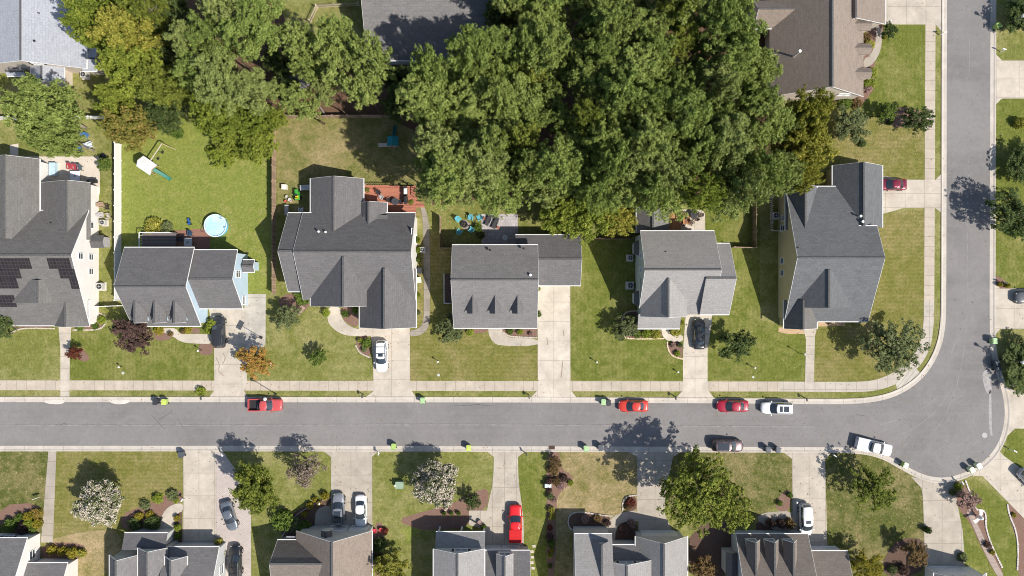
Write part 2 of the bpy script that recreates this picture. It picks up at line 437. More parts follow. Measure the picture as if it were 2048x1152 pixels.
# ---------------------------------------------------------------- street, kerbs, pavements
def asphalt():
    t = NT("asphalt"); co = t.coord()
    a = t.noise(co, .10, 5, .6, .8); b = t.noise(co, 1.4, 6, .75); f = t.noise(co, 18, 3, .7)
    base = (.213,.199,.190)
    c = t.mix(t.ramp(a, .35, .65), mul(c4(base), .84), mul(c4(base), 1.13))
    m2 = t.noise(co, .45, 6, .7, 1.2); c = t.mix(t.math('MULTIPLY', t.ramp(m2, .50, .70), .55), c, mul(c4(base), 1.25))
    st = t.noise(t.coord(scale=(.02, .9, 1)), 1.0, 5, .6)
    c = t.mix(t.math('MULTIPLY', t.ramp(st, .42, .66), .50), c, mul(c4(base), 1.17))
    c = t.mix(t.math('MULTIPLY', t.ramp(b, .5, .74), .5), c, mul(c4(base), .72))
    sp = t.noise(co, 3.1, 2, .4)
    c = t.mix(t.math('MULTIPLY', t.ramp(sp, .67, .73), .45), c, mul(c4(base), .35))
    c = t.mix(t.math('MULTIPLY', t.ramp(f, .3, .7), .22), c, mul(c4(base), .6))
    g_ = t.noise(co, 3.2, 5, .9); c = t.mix(t.math('MULTIPLY', t.ramp(g_, .38, .66), .20), c, mul(c4(base), .72))
    vr = t.n("ShaderNodeTexVoronoi", feature='DISTANCE_TO_EDGE'); vr.inputs['Scale'].default_value = .16
    nco = t.n("ShaderNodeMix", data_type='VECTOR'); nco.inputs[0].default_value = .12
    nn = t.n("ShaderNodeTexNoise"); nn.inputs['Scale'].default_value = .6; nn.inputs['Detail'].default_value = 4
    t.l(co, nn.inputs['Vector']); t.l(co, nco.inputs[4]); t.l(nn.outputs['Color'], nco.inputs[5])
    t.l(co, vr.inputs['Vector'])
    return t.done(c, .9, .2, f, .3, .02)
ASPH = asphalt()
GUT = concrete("kerb_concrete", (.52,.465,.40), 3.0, 0, 0, 0, .2)
A_in = smoothpoly(gp([(-400,804),(600,804.5),(1150,805),(1500,807),(1640,808.5),(1710,808),(1757,803),(1797,791),(1834,768),(1862,737),(1882,697),(1891,655),(1892.5,600),(1893,300),(1895,-400)]), False, 2)
B_in = smoothpoly(gp([(-400,891.5),(700,891.5),(1200,893),(1600,894),(1690,894.5),(1735,898),(1772,909),(1805,928),(1838,946),(1865,954),(1890,955.5),(1920,949),(1952,934),(1980,912),(2000,880),(2009,845),(2009,808),(2002,775),(1990,740),(1982,705),(1979.5,670),(1979,600),(1980,300),(1982,-400)]), False, 2)
MB().sheet(A_in + B_in[::-1], .016).build("road", ASPH, kind='structure')
def kerb(line, sgn):
    rows = [(0,.020),(.50,.024),(.62,.075),(.72,.105),(.84,.10),(.86,.0)]
    ls = [offset(line, sgn*d) for d, _ in rows]
    m = MB(); n = len(line)
    vs = [(p[0], p[1], rows[k][1]) for k, l in enumerate(ls) for p in l]
    fs = []
    for k in range(len(rows)-1):
        for i in range(n-1):
            q = (k*n+i, k*n+i+1, (k+1)*n+i+1, (k+1)*n+i)
            fs.append(q if sgn > 0 else q[::-1])
    m.add(vs, fs); return m.build("kerb", GUT, kind='structure')
kerb(A_in, 1); kerb(B_in, -1)
SW = concrete("pavement_concrete", (.485,.413,.333), 1.5, 0, .3, 0, .2)
SWV = concrete("pavement_concrete_side", (.485,.413,.333), 0, 1.5, 0, .4, .2)
sw_in = smoothpoly(gp([(1560,763),(1700,764),(1745,762),(1776,751),(1803,735),(1828,710),(1842,682),(1847,650),(1848,600)]), False, 2)
sw_out = smoothpoly(gp([(1560,783),(1705,784.5),(1752,782),(1790,770),(1822,750),(1848,722),(1862,690),(1867.5,650),(1868.5,600)]), False, 2)
MB().sheet(gp([(-400,760),(1560,763)]) + gp([(1560,783),(-400,779.5)]), .020).build("pavement", SW, kind='structure')
MB().sheet(sw_in + sw_out[::-1], .0204).build("pavement", concrete("pavement_concrete_bend", (.48,.425,.36), 1.6, 1.6, .2, .4, .2), kind='structure')
MB().sheet(gp([(1848,600),(1853,-400),(1873,-400),(1868.5,600)]), .020).build("pavement", SWV, kind='structure')
MB().sheet(gp([(1790,766),(1830,735),(1843,749),(1820,770),(1796,783)]), .0245).build("pavement_ramp", concrete("ramp_concrete", (.50,.455,.39), .55, 0, 0, 0, .2, R(38)), kind='structure')
# driveways and garden paths
def drive(name, pts, sx=0, sy=0, ox=0, oy=0, z=.028, tone=1.0, smooth=0, col=CON, stain=.28):
    m = concrete(name+"_concrete", mul(c4(col), tone), sx, sy, wx(ox), wy(oy), stain)
    return sheet(name, pts, z, m, smooth)
W_ = lambda a: a/S
drive("garden_path", [(117,652),(143,652),(140,700),(139,794),(121,794),(121,700)], 0, 1.8, 0, 760)
drive("driveway", [(418,616),(489,616),(489,694),(494,745),(494,764),(487,780),(496,795),(418,795),(429,780),(428,700)], W_(56), 3.0, 428, 690)
drive("side_slab", [(489,588),(532,588),(531,688),(494,745),(489.5,740)], 0, 4.2, 0, 650, .0325, 1.0, 0, (.52,.475,.41), .35)
drive("driveway", [(718,655),(820,652),(820,764),(822,780),(833,795),(730,795),(750,780),(747,764),(746,716),(742,672),(716,672)], W_(37), 2.9, 783, 684)
drive("garden_path", [(657,612),(680,612),(682,632),(690,645),(704,655),(722,659),(722,672),(700,672),(680,667),(664,655),(654,640)], 0, 0, tone=.98, smooth=1, z=.0325)
drive("side_path", [(838,400),(848,410),(858,440),(860,500),(860,640),(855,660),(840,671),(819,673),(819,661),(836,658),(846,648),(848,620),(847,500),(846,440)], 0, 1.6, 0, 600, tone=.62, smooth=1, stain=.4, z=.0335)
drive("driveway", [(1075,568),(1140.5,568),(1141,764),(1141,780),(1153,795),(1061,795),(1076,780),(1075.5,764)], W_(32.6), 3.0, 1107.5, 604, tone=1.1)
drive("garden_path", [(976,650),(1004,650),(1005,664),(1012,672),(1025,676),(1076,677),(1076,692),(1000,692),(985,684),(977,668)], 0, 0, tone=.88, smooth=1, z=.0325)
drive("driveway", [(1372,620),(1425,620),(1424,640),(1415,700),(1415,764),(1416,780),(1428,796),(1352,796),(1366,780),(1366,764),(1366,700)], W_(49), 3.4, 1390, 669, tone=1.08)
drive("garden_path", [(1322,655),(1336,655),(1340,668),(1366,669),(1366,684),(1338,683),(1325,674)], 0, 0, tone=1.1, smooth=1, z=.0325)
drive("garden_path", [(1605,652),(1634,652),(1630,672),(1627,764),(1610,764),(1612,680)], 0, 1.4, 0, 764, tone=.92)
drive("driveway", [(1750,352),(1775,353),(1806,359),(1870,360),(1884,346),(1884,427),(1870,416),(1806,416),(1790,421),(1764,428),(1750,430)], 3.0, W_(28), 1810, 387, tone=1.0)
drive("driveway", [(1760,-200),(1887,-200),(1887,68),(1871,49),(1770,49)], 3.0, 3.0, 1813, 13, tone=.95)
drive("garden_path", [(1752,50),(1763,56),(1764,88),(1756,115),(1740,133),(1727,136),(1727,118),(1740,112),(1750,90),(1752,70)], 0,0, tone=.75, smooth=1, z=.0325)
drive("driveway", [(1989,106),(2004,121),(2400,121),(2400,197),(2003,197),(1989,212)], 3.5, W_(37), 2038, 158, tone=1.05)
drive("driveway", [(1989,564),(2000,577),(2400,577),(2400,658),(2000,658),(1989,672)], 3.0, W_(40), 2028, 617, tone=1.0)
drive("driveway", [(2008,772),(2030,781),(2400,781),(2400,856),(2030,857),(2014,872),(2002,892),(2010,850)], 0, 0, tone=1.0)
drive("driveway", [(1944,952),(1965,952),(2048,1037),(2300,1290),(2400,1200),(2140,1010),(2048,941),(2008,912),(1997,900)], 3.2, 3.2, 2000, 960, tone=1.02)
drive("driveway", [(1822,954),(1843,976),(1846,1000),(1849,1100),(1852,1250),(1931,1250),(1929,1115),(1925,1060),(1914,1005),(1908,968),(1912,958),(1880,962)], W_(39), 3.3, 1884, 1001, tone=.86)
drive("driveway", [(1567,904.5),(1584,918),(1585,1066),(1590,1300),(1662,1300),(1654,1080),(1650,918),(1662,906)], W_(33), 3.4, 1618, 952, tone=.92)
drive("garden_path", [(1516,1030),(1540,1023),(1585,1022),(1585,1038),(1590,1070),(1575,1072),(1516,1044)], 0,0, tone=.7, smooth=1, z=.0325)
drive("driveway", [(1256,903.5),(1274,914),(1274,1022),(1230,1030),(1226,1062),(1234,1055),(1250,1043),(1277,1042),(1277,1090),(1360,1090),(1346,1066),(1330,1030),(1330,990),(1346,914),(1362,904)], W_(36), 3.0, 1310, 960, tone=.80)
drive("garden_path", [(1274,1020),(1245,1024),(1225,1034),(1212,1050),(1212,1095),(1228,1095),(1232,1056),(1250,1042),(1276,1042)], 0, 0, tone=.8, smooth=1, z=.0325)
drive("driveway", [(972,901),(988,914),(987,945),(984,975),(978,1000),(974,1021),(938,1021),(938,1050),(970,1058),(970,1110),(1048,1110),(1047,1040),(1043,1005),(1038,970),(1036,940),(1036,914),(1052,901)], W_(24), 3.0, 1009, 936, tone=.86)
drive("driveway", [(646,901),(662,914),(662,1080),(745,1080),(744,914),(757,901)], W_(40), 4.2, 702, 950, tone=.82)
drive("garden_path", [(664,1012),(645,1012),(632,1022),(629,1040),(631,1066),(664,1072)], 0,0, tone=.75, smooth=1, z=.0325)
drive("driveway", [(366,902),(432,902),(432,1120),(364,1120),(367,1000)], W_(31), 3.5, 398, 946, tone=.96)
sheet("driveway", [(432.5,902),(446,904),(478,948),(498,1000),(502,1030),(503,1300),(440,1300),(432.5,1100)], .0285, pavers("pale_cobbles", (.53,.455,.41), (.45,.385,.35), (.33,.285,.255), .32, .16))
drive("garden_path", [(366,1006),(346,1008),(330,1020),(322,1036),(318,1066),(349,1066),(349,1036),(356,1026),(366,1022)], 0,0, tone=1.02, smooth=1, z=.0325)
drive("garden_path", [(97,902),(113,902),(106,1085),(82,1085)], 0, 1.9, 0, 923, tone=.74)
drive("garden_path", [(312,658),(334,656),(352,656),(360,668),(400,668),(428,668),(428,688),(385,687),(362,684),(345,672)], 0,0, tone=1.0, smooth=1, z=.0325)
# patios
drive("patio", [(20,290),(37,287),(37,313),(80,313),(196,313),(200,318),(200,385),(192,412),(150,420),(60,420),(20,420)], 0,0, tone=1.08, stain=.12)
sheet("patio", [(963,428),(1036,428),(1036,495),(963,495)], .030, pavers("grey_patio_slabs", (.47,.43,.42), (.36,.33,.33), (.27,.245,.24), .5, .5))
drive("patio", [(1338,418),(1405,420),(1410,428),(1410,466),(1338,466)], 3,3,1350,440, tone=1.02)
sheet("patio", [(345,462),(420,456),(420,500),(345,500)], .030, pavers("red_brick_paving", (.36,.15,.11), (.27,.11,.08), (.2,.13,.1), .2, .1))
# paving seams along the middle of both streets
SEAM = plain("road_seam_dark", (.165,.153,.145), .95, .1, 0, .3, 1.5); SEAML = plain("road_seam_pale", (.235,.220,.210), .95, .1, 0, .25, 1.2)
def ribbon(name, px, wd, z, mat):
    P = smoothpoly(gp(px), False, 2); a = offset(P, wd/2); b = offset(P, -wd/2)
    return MB().sheet(a + b[::-1], z).build(name, mat, kind='structure')
ribbon("road_seam", [(-300,848),(500,849),(900,847),(1300,850),(1640,852)], .07, .0195, SEAM)
ribbon("road_seam", [(-300,850),(500,851),(900,849),(1300,852),(1660,854)], .16, .0190, SEAML)
ribbon("road_seam", [(1937,-300),(1939,200),(1935,420),(1934,640)], .08, .0195, SEAML)
for pts in ([(1858,960-90),(1880,850),(1905,800),(1920,745),(1930,690)],[(1790,905-28),(1840,850),(1880,815),(1905,770)],[(1760,850),(1800,838),(1850,815),(1878,790)],[(1900,930),(1925,905),(1960,880)],[(1895,722),(1905,700),(1920,660)],[(1868,905),(1895,890),(1915,870)]):
    ribbon("tyre_wear", pts, .10, .0192, SEAML)
CRK = plain("crack_filler", (.07,.066,.064), .9, .1)
for pts in ([(303,830),(318,845),(322,852),(330,858)],[(318,840),(330,832),(345,822)],[(355,838),(362,848),(366,854)],[(120,1090-240),(130,846),(136,850)],[(1712,828),(1722,832),(1730,830)],[(906,810),(930,811),(960,809)],[(940,811),(950,809),(990,812)]):
    ribbon("road_crack", pts, .045, .0200, CRK)
for pts in ([(432,715),(440,730),(436,742),(448,752)],[(446,706),(452,716),(445,728)],[(1093,675),(1096,685),(1094,690)],[(1126,660),(1128,672)],[(1125,722),(1124,740),(1122,756)]):
    ribbon("oil_stain", pts, .14, .0345, plain("oil_stain_brown", (.30,.235,.17), .8, .2, 0, .3, 3))
# kerb-side repairs, wear and the manhole
SCUFF = plain("pale_road_repair", (.33,.31,.295), .95, .1, 0, .18, 2)
for k, pts in enumerate(([(86,800),(130,799),(129,806),(118,809),(92,807)], [(215,799),(262,799),(258,806),(240,809),(224,807)],
        [(1964,745),(1975,738),(1983,748),(1980,765),(1984,775),(1980,790),(1972,785),(1966,765)],
        [(1977,780),(1983,780),(1983,866),(1988,872),(1978,872)], [(1838,790),(1862,772),(1870,780),(1852,793)],
        [(1850,895),(1880,880),(1890,888),(1862,905)])):
    if k in (0, 1): sheet("road_repair", pts, .0285, concrete("kerb_patch", (.62,.57,.50), 0, 0), 1)
    elif k != 4 and k != 5: sheet("road_repair", pts, .0195, SCUFF, 2)
# ---------------------------------------------------------------- houses
CHAR = shingle("charcoal_shingles", (.098,.096,.100)); CHAR2 = shingle("slate_grey_shingles", (.125,.122,.125))
LGREY = shingle("light_grey_shingles", (.195,.190,.190), 0, .28); BLUEG = shingle("pale_blue_grey_shingles", (.235,.25,.285), 0, .25)
BROWN = shingle("brown_shingles", (.130,.113,.101), 1, .38); TAUPE = shingle("taupe_shingles", (.162,.136,.118), 1, .38)
CHAR3 = shingle("cool_charcoal_shingles", (.090,.094,.101)); CHAR4 = shingle("worn_charcoal_shingles", (.104,.101,.099))
W_WHITE = siding("white_siding", (.74,.70,.66)); W_BLUE = siding("pale_blue_siding", (.45,.56,.64)); W_SAGE = siding("sage_grey_siding", (.42,.47,.45))
W_YEL = siding("buff_yellow_siding", (.52,.44,.26)); W_BEIGE = siding("beige_siding", (.56,.48,.40)); W_GREY = siding("grey_siding", (.50,.50,.48))
CAPM = plain("ridge_cap", (.10,.097,.095), .95, .1, 0, .3, 6)
SHUT = plain("black_shutter", (.03,.03,.035), .6, .2)
class House:
    def __init__(h, label, group, cx, cy, roof, wall):
        h.o = Vector((wx(cx), wy(cy), 0)); h.root = empty("house", h.o, label=label, cat="house", group=group)
        h.roof = roof; h.wall = wall; h.ftrim = WHITE; h.W = MB(); h.Rf = MB(); h.Cap = MB(); h.Tr = MB(); h.Lf = MB(); h.n = 0; h.gut = []; h.caps = []; h.fas = []
    def xy(h, ax, a, b, z): return (a, b, z) if ax == 'x' else (b, a, z)
    def slab(h, P, th=.16, mi=0, U=None):
        # P: eave0, eave1, ridge1, ridge0 ; top surface with shingle coordinates
        P = [Vector(p) for p in P]; n = (P[1]-P[0]).cross(P[3]-P[0])
        if n.z < 0: P = [P[1], P[0], P[3], P[2]]
        sl = (P[3]-P[0]).length; a = (P[1]-P[0]).length; e = (P[1]-P[0]).normalized()
        u0 = P[0].dot(e); u = [u0, u0+a, u0+(P[2]-P[0]).dot(e), u0+(P[3]-P[0]).dot(e)]
        Q = [p-Vector((0,0,th)) for p in P]
        vs = P+Q
        uv = [(u[0],0),(u[1],0),(u[2],sl),(u[3],sl)]
        side = [(0,0)]*4
        h.Rf.add(vs, [(0,1,2,3),(7,6,5,4),(0,4,5,1),(1,5,6,2),(2,6,7,3),(3,7,4,0)], mi, [uv,uv,side,side,side,side])
        return P
    def gable(h, ax, L, T, Rr, B, zA, zB, zr, ridge=None, trim='AB01', mi=0, base=0.0, walls=True, cap=True, over=.42, wmi=0):
        h.n += 1; k = h.n*.011
        if ax == 'x':
            e0 = wx(L, zA if abs(L-1024) > abs(Rr-1024) else zB); e0 = wx(L, (zA+zB)/2); e1 = wx(Rr, (zA+zB)/2)
            A = wy(T, zA); Bv = wy(B, zB); r = wy(ridge, zr) if ridge is not None else (A+Bv)/2
        else:
            e0 = wy(B, (zA+zB)/2); e1 = wy(T, (zA+zB)/2)
            A = wx(L, zA); Bv = wx(Rr, zB); r = wx(ridge, zr) if ridge is not None else (A+Bv)/2
        X = lambda a, b, z: Vector(h.xy(ax, a, b, z))
        h.slab([X(e0,A,zA), X(e1,A,zA), X(e1,r,zr), X(e0,r,zr)], mi=mi)
        h.slab([X(e0,Bv,zB), X(e1,Bv,zB), X(e1,r,zr), X(e0,r,zr)], mi=mi)
        if cap: g = MB(); g.beam(X(e0+.02,r,zr+.02), X(e1-.02,r,zr+.02), .26, .07); h.caps.append(g)
        if walls:
            o = over + k; sgA = 1 if A > r else -1
            a2 = A - sgA*o; b2 = Bv + sgA*o
            zA2 = zA + (zr-zA)*o/abs(A-r) - .17; zB2 = zB + (zr-zB)*o/abs(Bv-r) - .17
            w0 = e0 + .22 + k; w1 = e1 - .22 - k
            P = [(a2,base),(a2,zA2),(r,zr-.18),(b2,zB2),(b2,base)]
            vs = [X(w0,p,z) for p, z in P] + [X(w1,p,z) for p, z in P]
            h.W.add(vs, [(0,1,2,3,4),(9,8,7,6,5),(0,5,6,1),(1,6,7,2),(2,7,8,3),(3,8,9,4),(4,9,5,0)], wmi)
        for c, (v, z, sg) in {'A':(A,zA,1 if A>r else -1), 'B':(Bv,zB,1 if Bv>r else -1)}.items():
            if c in trim:
                g = MB(); g.beam(X(e0-.02,v+sg*.05,z-.07), X(e1+.02,v+sg*.05,z-.07), .10, .13); h.gut.append(g)
        for c, e, sg in (('0',e0,-1), ('1',e1,1)):
            if c in trim:
                for v, z in ((A,zA),(Bv,zB)):
                    g = MB(); g.beam(X(e+sg*.015,v,z-.085), X(e+sg*.015,r,zr-.085), .03, .15); h.fas.append(g)
        if ax == 'x': return dict(x0=e0+.22+k, x1=e1-.22-k, y1=A-over-k, y0=Bv+over+k)
        return dict(x0=A+over+k, x1=Bv-over-k, y0=e0+.22+k, y1=e1-.22-k)
    def shed(h, L, T, Rr, B, zT, zB, walls=False, trim='B', mi=0, zL=None, posts=0, post_side='y0'):
        h.n += 1
        x0, x1 = wx(L, (zT+zB)/2), wx(Rr, (zT+zB)/2); y1, y0 = wy(T, zT), wy(B, zB)
        h.slab([(x0,y0,zB),(x1,y0,zB),(x1,y1,zT),(x0,y1,zT)] if zB <= zT else [(x0,y1,zT),(x1,y1,zT),(x1,y0,zB),(x0,y0,zB)], .12, mi)
        if walls:
            lo = min(zT,zB)-.12
            h.W.box(((x0+x1)/2,(y0+y1)/2,lo/2), (x1-x0-.6-h.n*.02, abs(y1-y0)-.6-h.n*.02, lo))
        yy = y0 if zB <= zT else y1; zz = min(zT,zB)
        if trim: g = MB(); sg = -1 if yy == min(y0,y1) else 1; g.beam((x0,yy+sg*.065,zz-.05),(x1,yy+sg*.065,zz-.05),.12,.14); h.gut.append(g)
        for i in range(posts):
            x = x0+.3+(x1-x0-.6)*i/max(1,posts-1)
            c = MB(); c.box((x,yy-(.3 if sg>0 else -.3),zz/2-.08),(.2,.2,zz-.16)); c.box((x,yy-(.3 if sg>0 else -.3),.15),(.3,.3,.3)); c.build("porch_column", WHITE, h.root, h.o)
        return x0, x1, y0, y1
    def window(h, face, plane, u, z, ww, hh, shut=False, door=None):
        sg = 1 if face[0] == '+' else -1; ax = face[1]
        def bx(m, du, dz, su, sz, d, t, mi=0):
            if ax == 'x': m.box((plane+sg*d, u+du, z+dz), (t, su, sz), mi=mi)
            else: m.box((u+du, plane+sg*d, z+dz), (su, t, sz), mi=mi)
        m = MB(); f = .09
        bx(m, 0, hh/2, ww+2*f, f, .03, .10); bx(m, 0, -hh/2, ww+2*f+.1, f, .045, .13)
        bx(m, -ww/2-f/2, 0, f, hh-f, .03, .10); bx(m, ww/2+f/2, 0, f, hh-f, .03, .10)
        bx(m, 0, 0, ww, .05, .035, .06)
        if ww > 1.2: bx(m, 0, 0, .07, hh-f, .028, .07)
        fr = m.build("garage_door_frame" if door else "window", WHITE, h.root, h.o)
        g = MB(); bx(g, 0, 0, ww, hh-f, .012, .03)
        p = g.build("garage_door" if door else "pane", door or WGLASS, fr, h.o); 
        if shut:
            for s_ in (-1, 1):
                q = MB(); bx(q, s_*(ww/2+f+.2), 0, .34, hh+.1, .03, .06); q.build("shutter", SHUT, h.root, h.o)
    def winpx(h, face, plane, px, py, ww, hh, shut=False, door=None):
        """window whose centre stands where the photograph shows it on a wall plane"""
        if face[1] == 'x': f = plane*S/(px-1024); z = HC*(1-f); u = (576-py)/S*f
        else: f = plane*S/(576-py); z = HC*(1-f); u = (px-1024)/S*f
        z = max(.9, min(8.2, z)); h.window(face, plane, u, z, ww, hh, shut, door)
    def pipe(h, px, py, z, r=.09, hh=.7, col=None):
        p = G(px, py, z+hh); m = MB(); m.tube((p.x,p.y,z-1.0),(p.x,p.y,z+hh), r, r, 10); m.tube((p.x,p.y,z+hh),(p.x,p.y,z+hh+.06), r*1.7, r*1.5, 10)
        m.build("flue_pipe", col or WHITE, h.root, h.o)
    def vent(h, px, py, z):
        p = G(px, py, z); m = MB(); m.box((p.x,p.y,z+.06),(.3,.3,.16)); m.tube((p.x,p.y,z+.1),(p.x,p.y,z+.35), .06, .06, 6); m.build("roof_vent", BLACK, h.root, h.o)
    def done(h):
        w_ = h.W.build("wall", h.wall, h.root, h.o)
        rf = h.Rf.build("roof", h.roof, h.root, h.o)
        for g in h.caps: g.build("ridge_cap", CAPM, rf, h.o)
        for g in h.fas: g.build("fascia", h.ftrim, rf, h.o)
        for g in h.gut: g.build("gutter", WHITE, rf, h.o)
# NB children of a sub-part share the house's local frame: their parents sit at the house's own origin
UP = "houses along the upper side of the street"; LOW = "houses along the lower side of the street"; BACK = "houses behind the back gardens"

# --- far left: charcoal house with solar panels and a white gable wall
h = House("large charcoal roofed house with black solar panels and white gable wall", UP, 60, 500, [CHAR4], W_WHITE)
b = h.gable('x', -140, 421, 178, 651, 2.9, 2.7, 7.0, 510)
h.gable('y', 82, 365, 180, 480, 2.7, 2.7, 5.0, 133, 'A01', over=.3)
h.gable('y', -60, 318, 79, 480, 3.0, 3.0, 6.2, 9, 'AB1')
h.gable('y', 110, 600, 177, 653, 2.7, 2.7, 4.1, 130, 'AB0')
h.gable('y', 20, 560, 112, 606, 4.1, 4.1, 6.0, 75, '')
h.winpx('+x', b['x1'], 161, 512, .8, 1.1); h.winpx('+x', b['x1'], 182, 514, .8, 1.1); h.winpx('+x', b['x1'], 182, 543, .8, 1.1); h.winpx('+x', b['x1'], 181, 450, .8, 1.5)
for (px, py) in ((18,408),(17,425)): h.pipe(px, py, 4.5, .09, .9)
h.vent(103,446,3.9); h.vent(126,450,3.9); 
PAN = NT("solar_cell"); _co = PAN.coord(); _br = PAN.n("ShaderNodeTexBrick"); _br.offset = 0; _br.inputs['Brick Width'].default_value = .5; _br.inputs['Row Height'].default_value = .5
_br.inputs['Scale'].default_value = 1; _br.inputs['Mortar Size'].default_value = .03; _br.inputs['Color1'].default_value = (.022,.018,.017,1); _br.inputs['Color2'].default_value = (.03,.025,.023,1); _br.inputs['Mortar'].default_value = (.06,.05,.047,1)
PAN.l(_co, _br.inputs['Vector']); PAN = PAN.done(_br.outputs['Color'], .22, .5)
def roof_z_main1(py):   # height of the front slope seen at that row
    y0 = wy(651,2.7); yr = wy(510,7.0); z = 5
    for _ in range(8):
        y = wy(py, z); z = 2.7 + (y-y0)/(yr-y0)*4.3
    return z
for (xa, xb, ya, yb) in ((-60,58,517,538),(-60,38,538.6,557),(-60,32,557.6,577),(-60,27,591,614),(93,138,517,538),(116,148,538.6,557),(138,154,557.6,578)):
    za, zb = roof_z_main1(ya)+.1, roof_z_main1(yb)+.1; m = MB()
    sh = (yb-ya)*.27
    P = [G(xa,ya,za), G(xb,ya,za), G(xb,yb,zb), G(xa,yb,zb)]
    P[2].x = P[1].x; P[3].x = P[0].x
    m.add(P+[p-Vector((0,0,.05)) for p in P], [(3,2,1,0),(4,5,6,7),(0,1,5,4),(1,2,6,5),(2,3,7,6),(3,0,4,7)])
    m.build("solar_panel", PAN, h.root, h.o, recalc=True)
h.done()

# --- blue house with three small dormers
h = House("blue gabled house with charcoal roof, three front dormers and paved back yard", UP, 360, 570, [CHAR], W_BLUE)
b = h.gable('x', 257, 495, 395, 652, 5.0, 2.8, 7.6, 573)
b2 = h.gable('x', 372, 500, 480, 617, 4.7, 2.7, 6.5, 558, 'AB1')
for rx in (280, 319, 358): h.gable('y', rx-14, 596, rx+14, 645, 4.5, 4.5, 6.0, None, '0', base=2.6, over=.12)
h.winpx('+x', b2['x1'], 476, 548, .9, 1.6); h.window('+x', b2['x1'], wy(600), 1.6, 1.2, 1.1)
p = G(502, 531, 2.0)
h.gable('x', 486, 520, 509, 544, 2.5, 2.5, 3.1, None, 'AB1', over=.2)
for q in ((283,535),(342,545),(364,546)): h.vent(q[0], q[1], 5.6)
h.done()

# --- wide charcoal house with the garage wing
h = House("wide charcoal roofed house with red back deck and projecting garage wing", UP, 700, 520, [CHAR, CHAR2], W_WHITE)
b = h.gable('x', 606, 426, 831, 600, 3.7, 3.4, 8.2, 503, 'A01')
h.gable('x', 576, 426, 606, 583, 3.5, 3.5, 8.0, 502, 'AB0')
h.gable('y', 621, 357, 727, 470, 3.6, 3.6, 5.9, 667, 'AB1')
h.gable('y', 719, 405, 774, 470, 3.6, 3.6, 5.0, 737, 'B1')
h.gable('x', 727, 430, 775, 470, 4.3, 4.3, 4.6, None, '', walls=False, cap=False)
h.gable('y', 621, 515, 735, 612, 3.6, 4.2, 7.9, 686, 'A0')
h.gable('y', 719, 538, 832, 655, 3.2, 3.2, 6.9, 768, 'AB0')
for q in ((637,463,.5),(651,464,.3)): h.pipe(q[0], q[1], 6.0, .1, q[2])
h.vent(565,483,6.6)
h.window('+x', b['x1'], wy(480), 2.0, 1.2, 1.4); h.window('+x', b['x1'], wy(470), 5.6, .9, 1.2)
h.done()

# --- house with three front dormers and side garage
h = House("charcoal roofed house with three narrow dormers and garage beside long driveway", UP, 1030, 560, [CHAR2, CHAR], W_GREY)
h.gable('x', 906, 490, 1075, 656, 5.6, 3.2, 7.9, 559)
h.gable('x', 1031, 470, 1161, 571, 3.1, 3.0, 5.1, 518, 'AB1', mi=1)
for rx in (945, 990, 1035): h.gable('y', rx-11, 580, rx+11, 627, 5.5, 5.5, 6.5, rx, '', base=4.2, over=.1, mi=1, cap=False)
h.pipe(1061, 550, 7.4, .12, .5)
for q in ((980,500),(1047,497),(914,528),(975,534)): h.vent(q[0], q[1], 6.4)
# side bay with dark flat roof and white rail
x0 = wx(890); x1 = wx(907); y0 = wy(606); y1 = wy(548); m = MB(); m.box(((x0+x1)/2,(y0+y1)/2,.3),(x1-x0,y1-y0,.6)); m.build("porch_floor", plain("dark_porch_boards", (.075,.055,.05), .85, .15, 0, .3, 4), h.root, h.o)
m = MB()
for a, c in (((x0,y0,1.5),(x0,y1,1.5)),((x0,y0,1.5),(x1-.3,y0,1.5)),((x0,y0,.6),(x0,y0,1.5)),((x0,y1,.6),(x0,y1,1.5)),((x0,(y0+y1)/2,.6),(x0,(y0+y1)/2,1.5))): m.beam(a, c, .09, .09)
m.build("porch_railing", WHITE, h.root, h.o)
h.done()

# --- light grey two storey house with rear sunroom
h = House("light grey roofed two storey house with rear sunroom and sage side wall", UP, 1370, 550, [LGREY, CHAR2], W_SAGE)
b = h.gable('x', 1280, 462, 1427, 615, 5.5, 4.8, 9.1, 539)
h.gable('x', 1400, 487, 1459, 629, 5.5, 5.2, 8.5, 556, 'AB1')
h.gable('y', 1281, 556, 1374, 633, 4.9, 5.6, 8.3, 1337, '0')
h.shed(1276, 628, 1361, 657, 3.7, 2.9, True)
h.gable('y', 1273, 415, 1338, 466, 2.9, 2.9, 4.4, 1306, 'A1', mi=1)
h.gable('x', 1360, 600, 1420, 629, 3.6, 4.9, 5.3, 606, '', walls=False, cap=False)
for yy in (498, 596):
    cx, cy = wx(1268), wy(yy); m = [(cx-.35,cy-.7),(cx+1.0,cy-1.3),(cx+1.0,cy+1.3),(cx-.35,cy+.7)]
    h.W.prism(m, .3, 2.7); q = MB(); q.prism([(cx-.55,cy-.85),(cx+.95,cy-1.5),(cx+.95,cy+1.5),(cx-.55,cy+.85)], 2.7, 2.82); q.build("bay_trim", WHITE, h.root, h.o)
    q = MB(); q.add([(cx-.55,cy-.85,2.825),(cx+.95,cy-1.5,2.825),(cx+.95,cy+1.5,2.825),(cx-.55,cy+.85,2.825),(cx+.95,cy-.7,3.7),(cx+.95,cy+.7,3.7)], [(0,1,4),(0,4,5,3),(5,2,3),(1,2,5,4)]); q.build("bay_roof", CHAR, h.root, h.o, recalc=True)
for py in (511, 539): h.winpx('-x', b['x0'], 1282, py, .7, 1.0)
for q in ((1331,504),(1351,509)): h.vent(q[0], q[1], 7.3)
h.done()

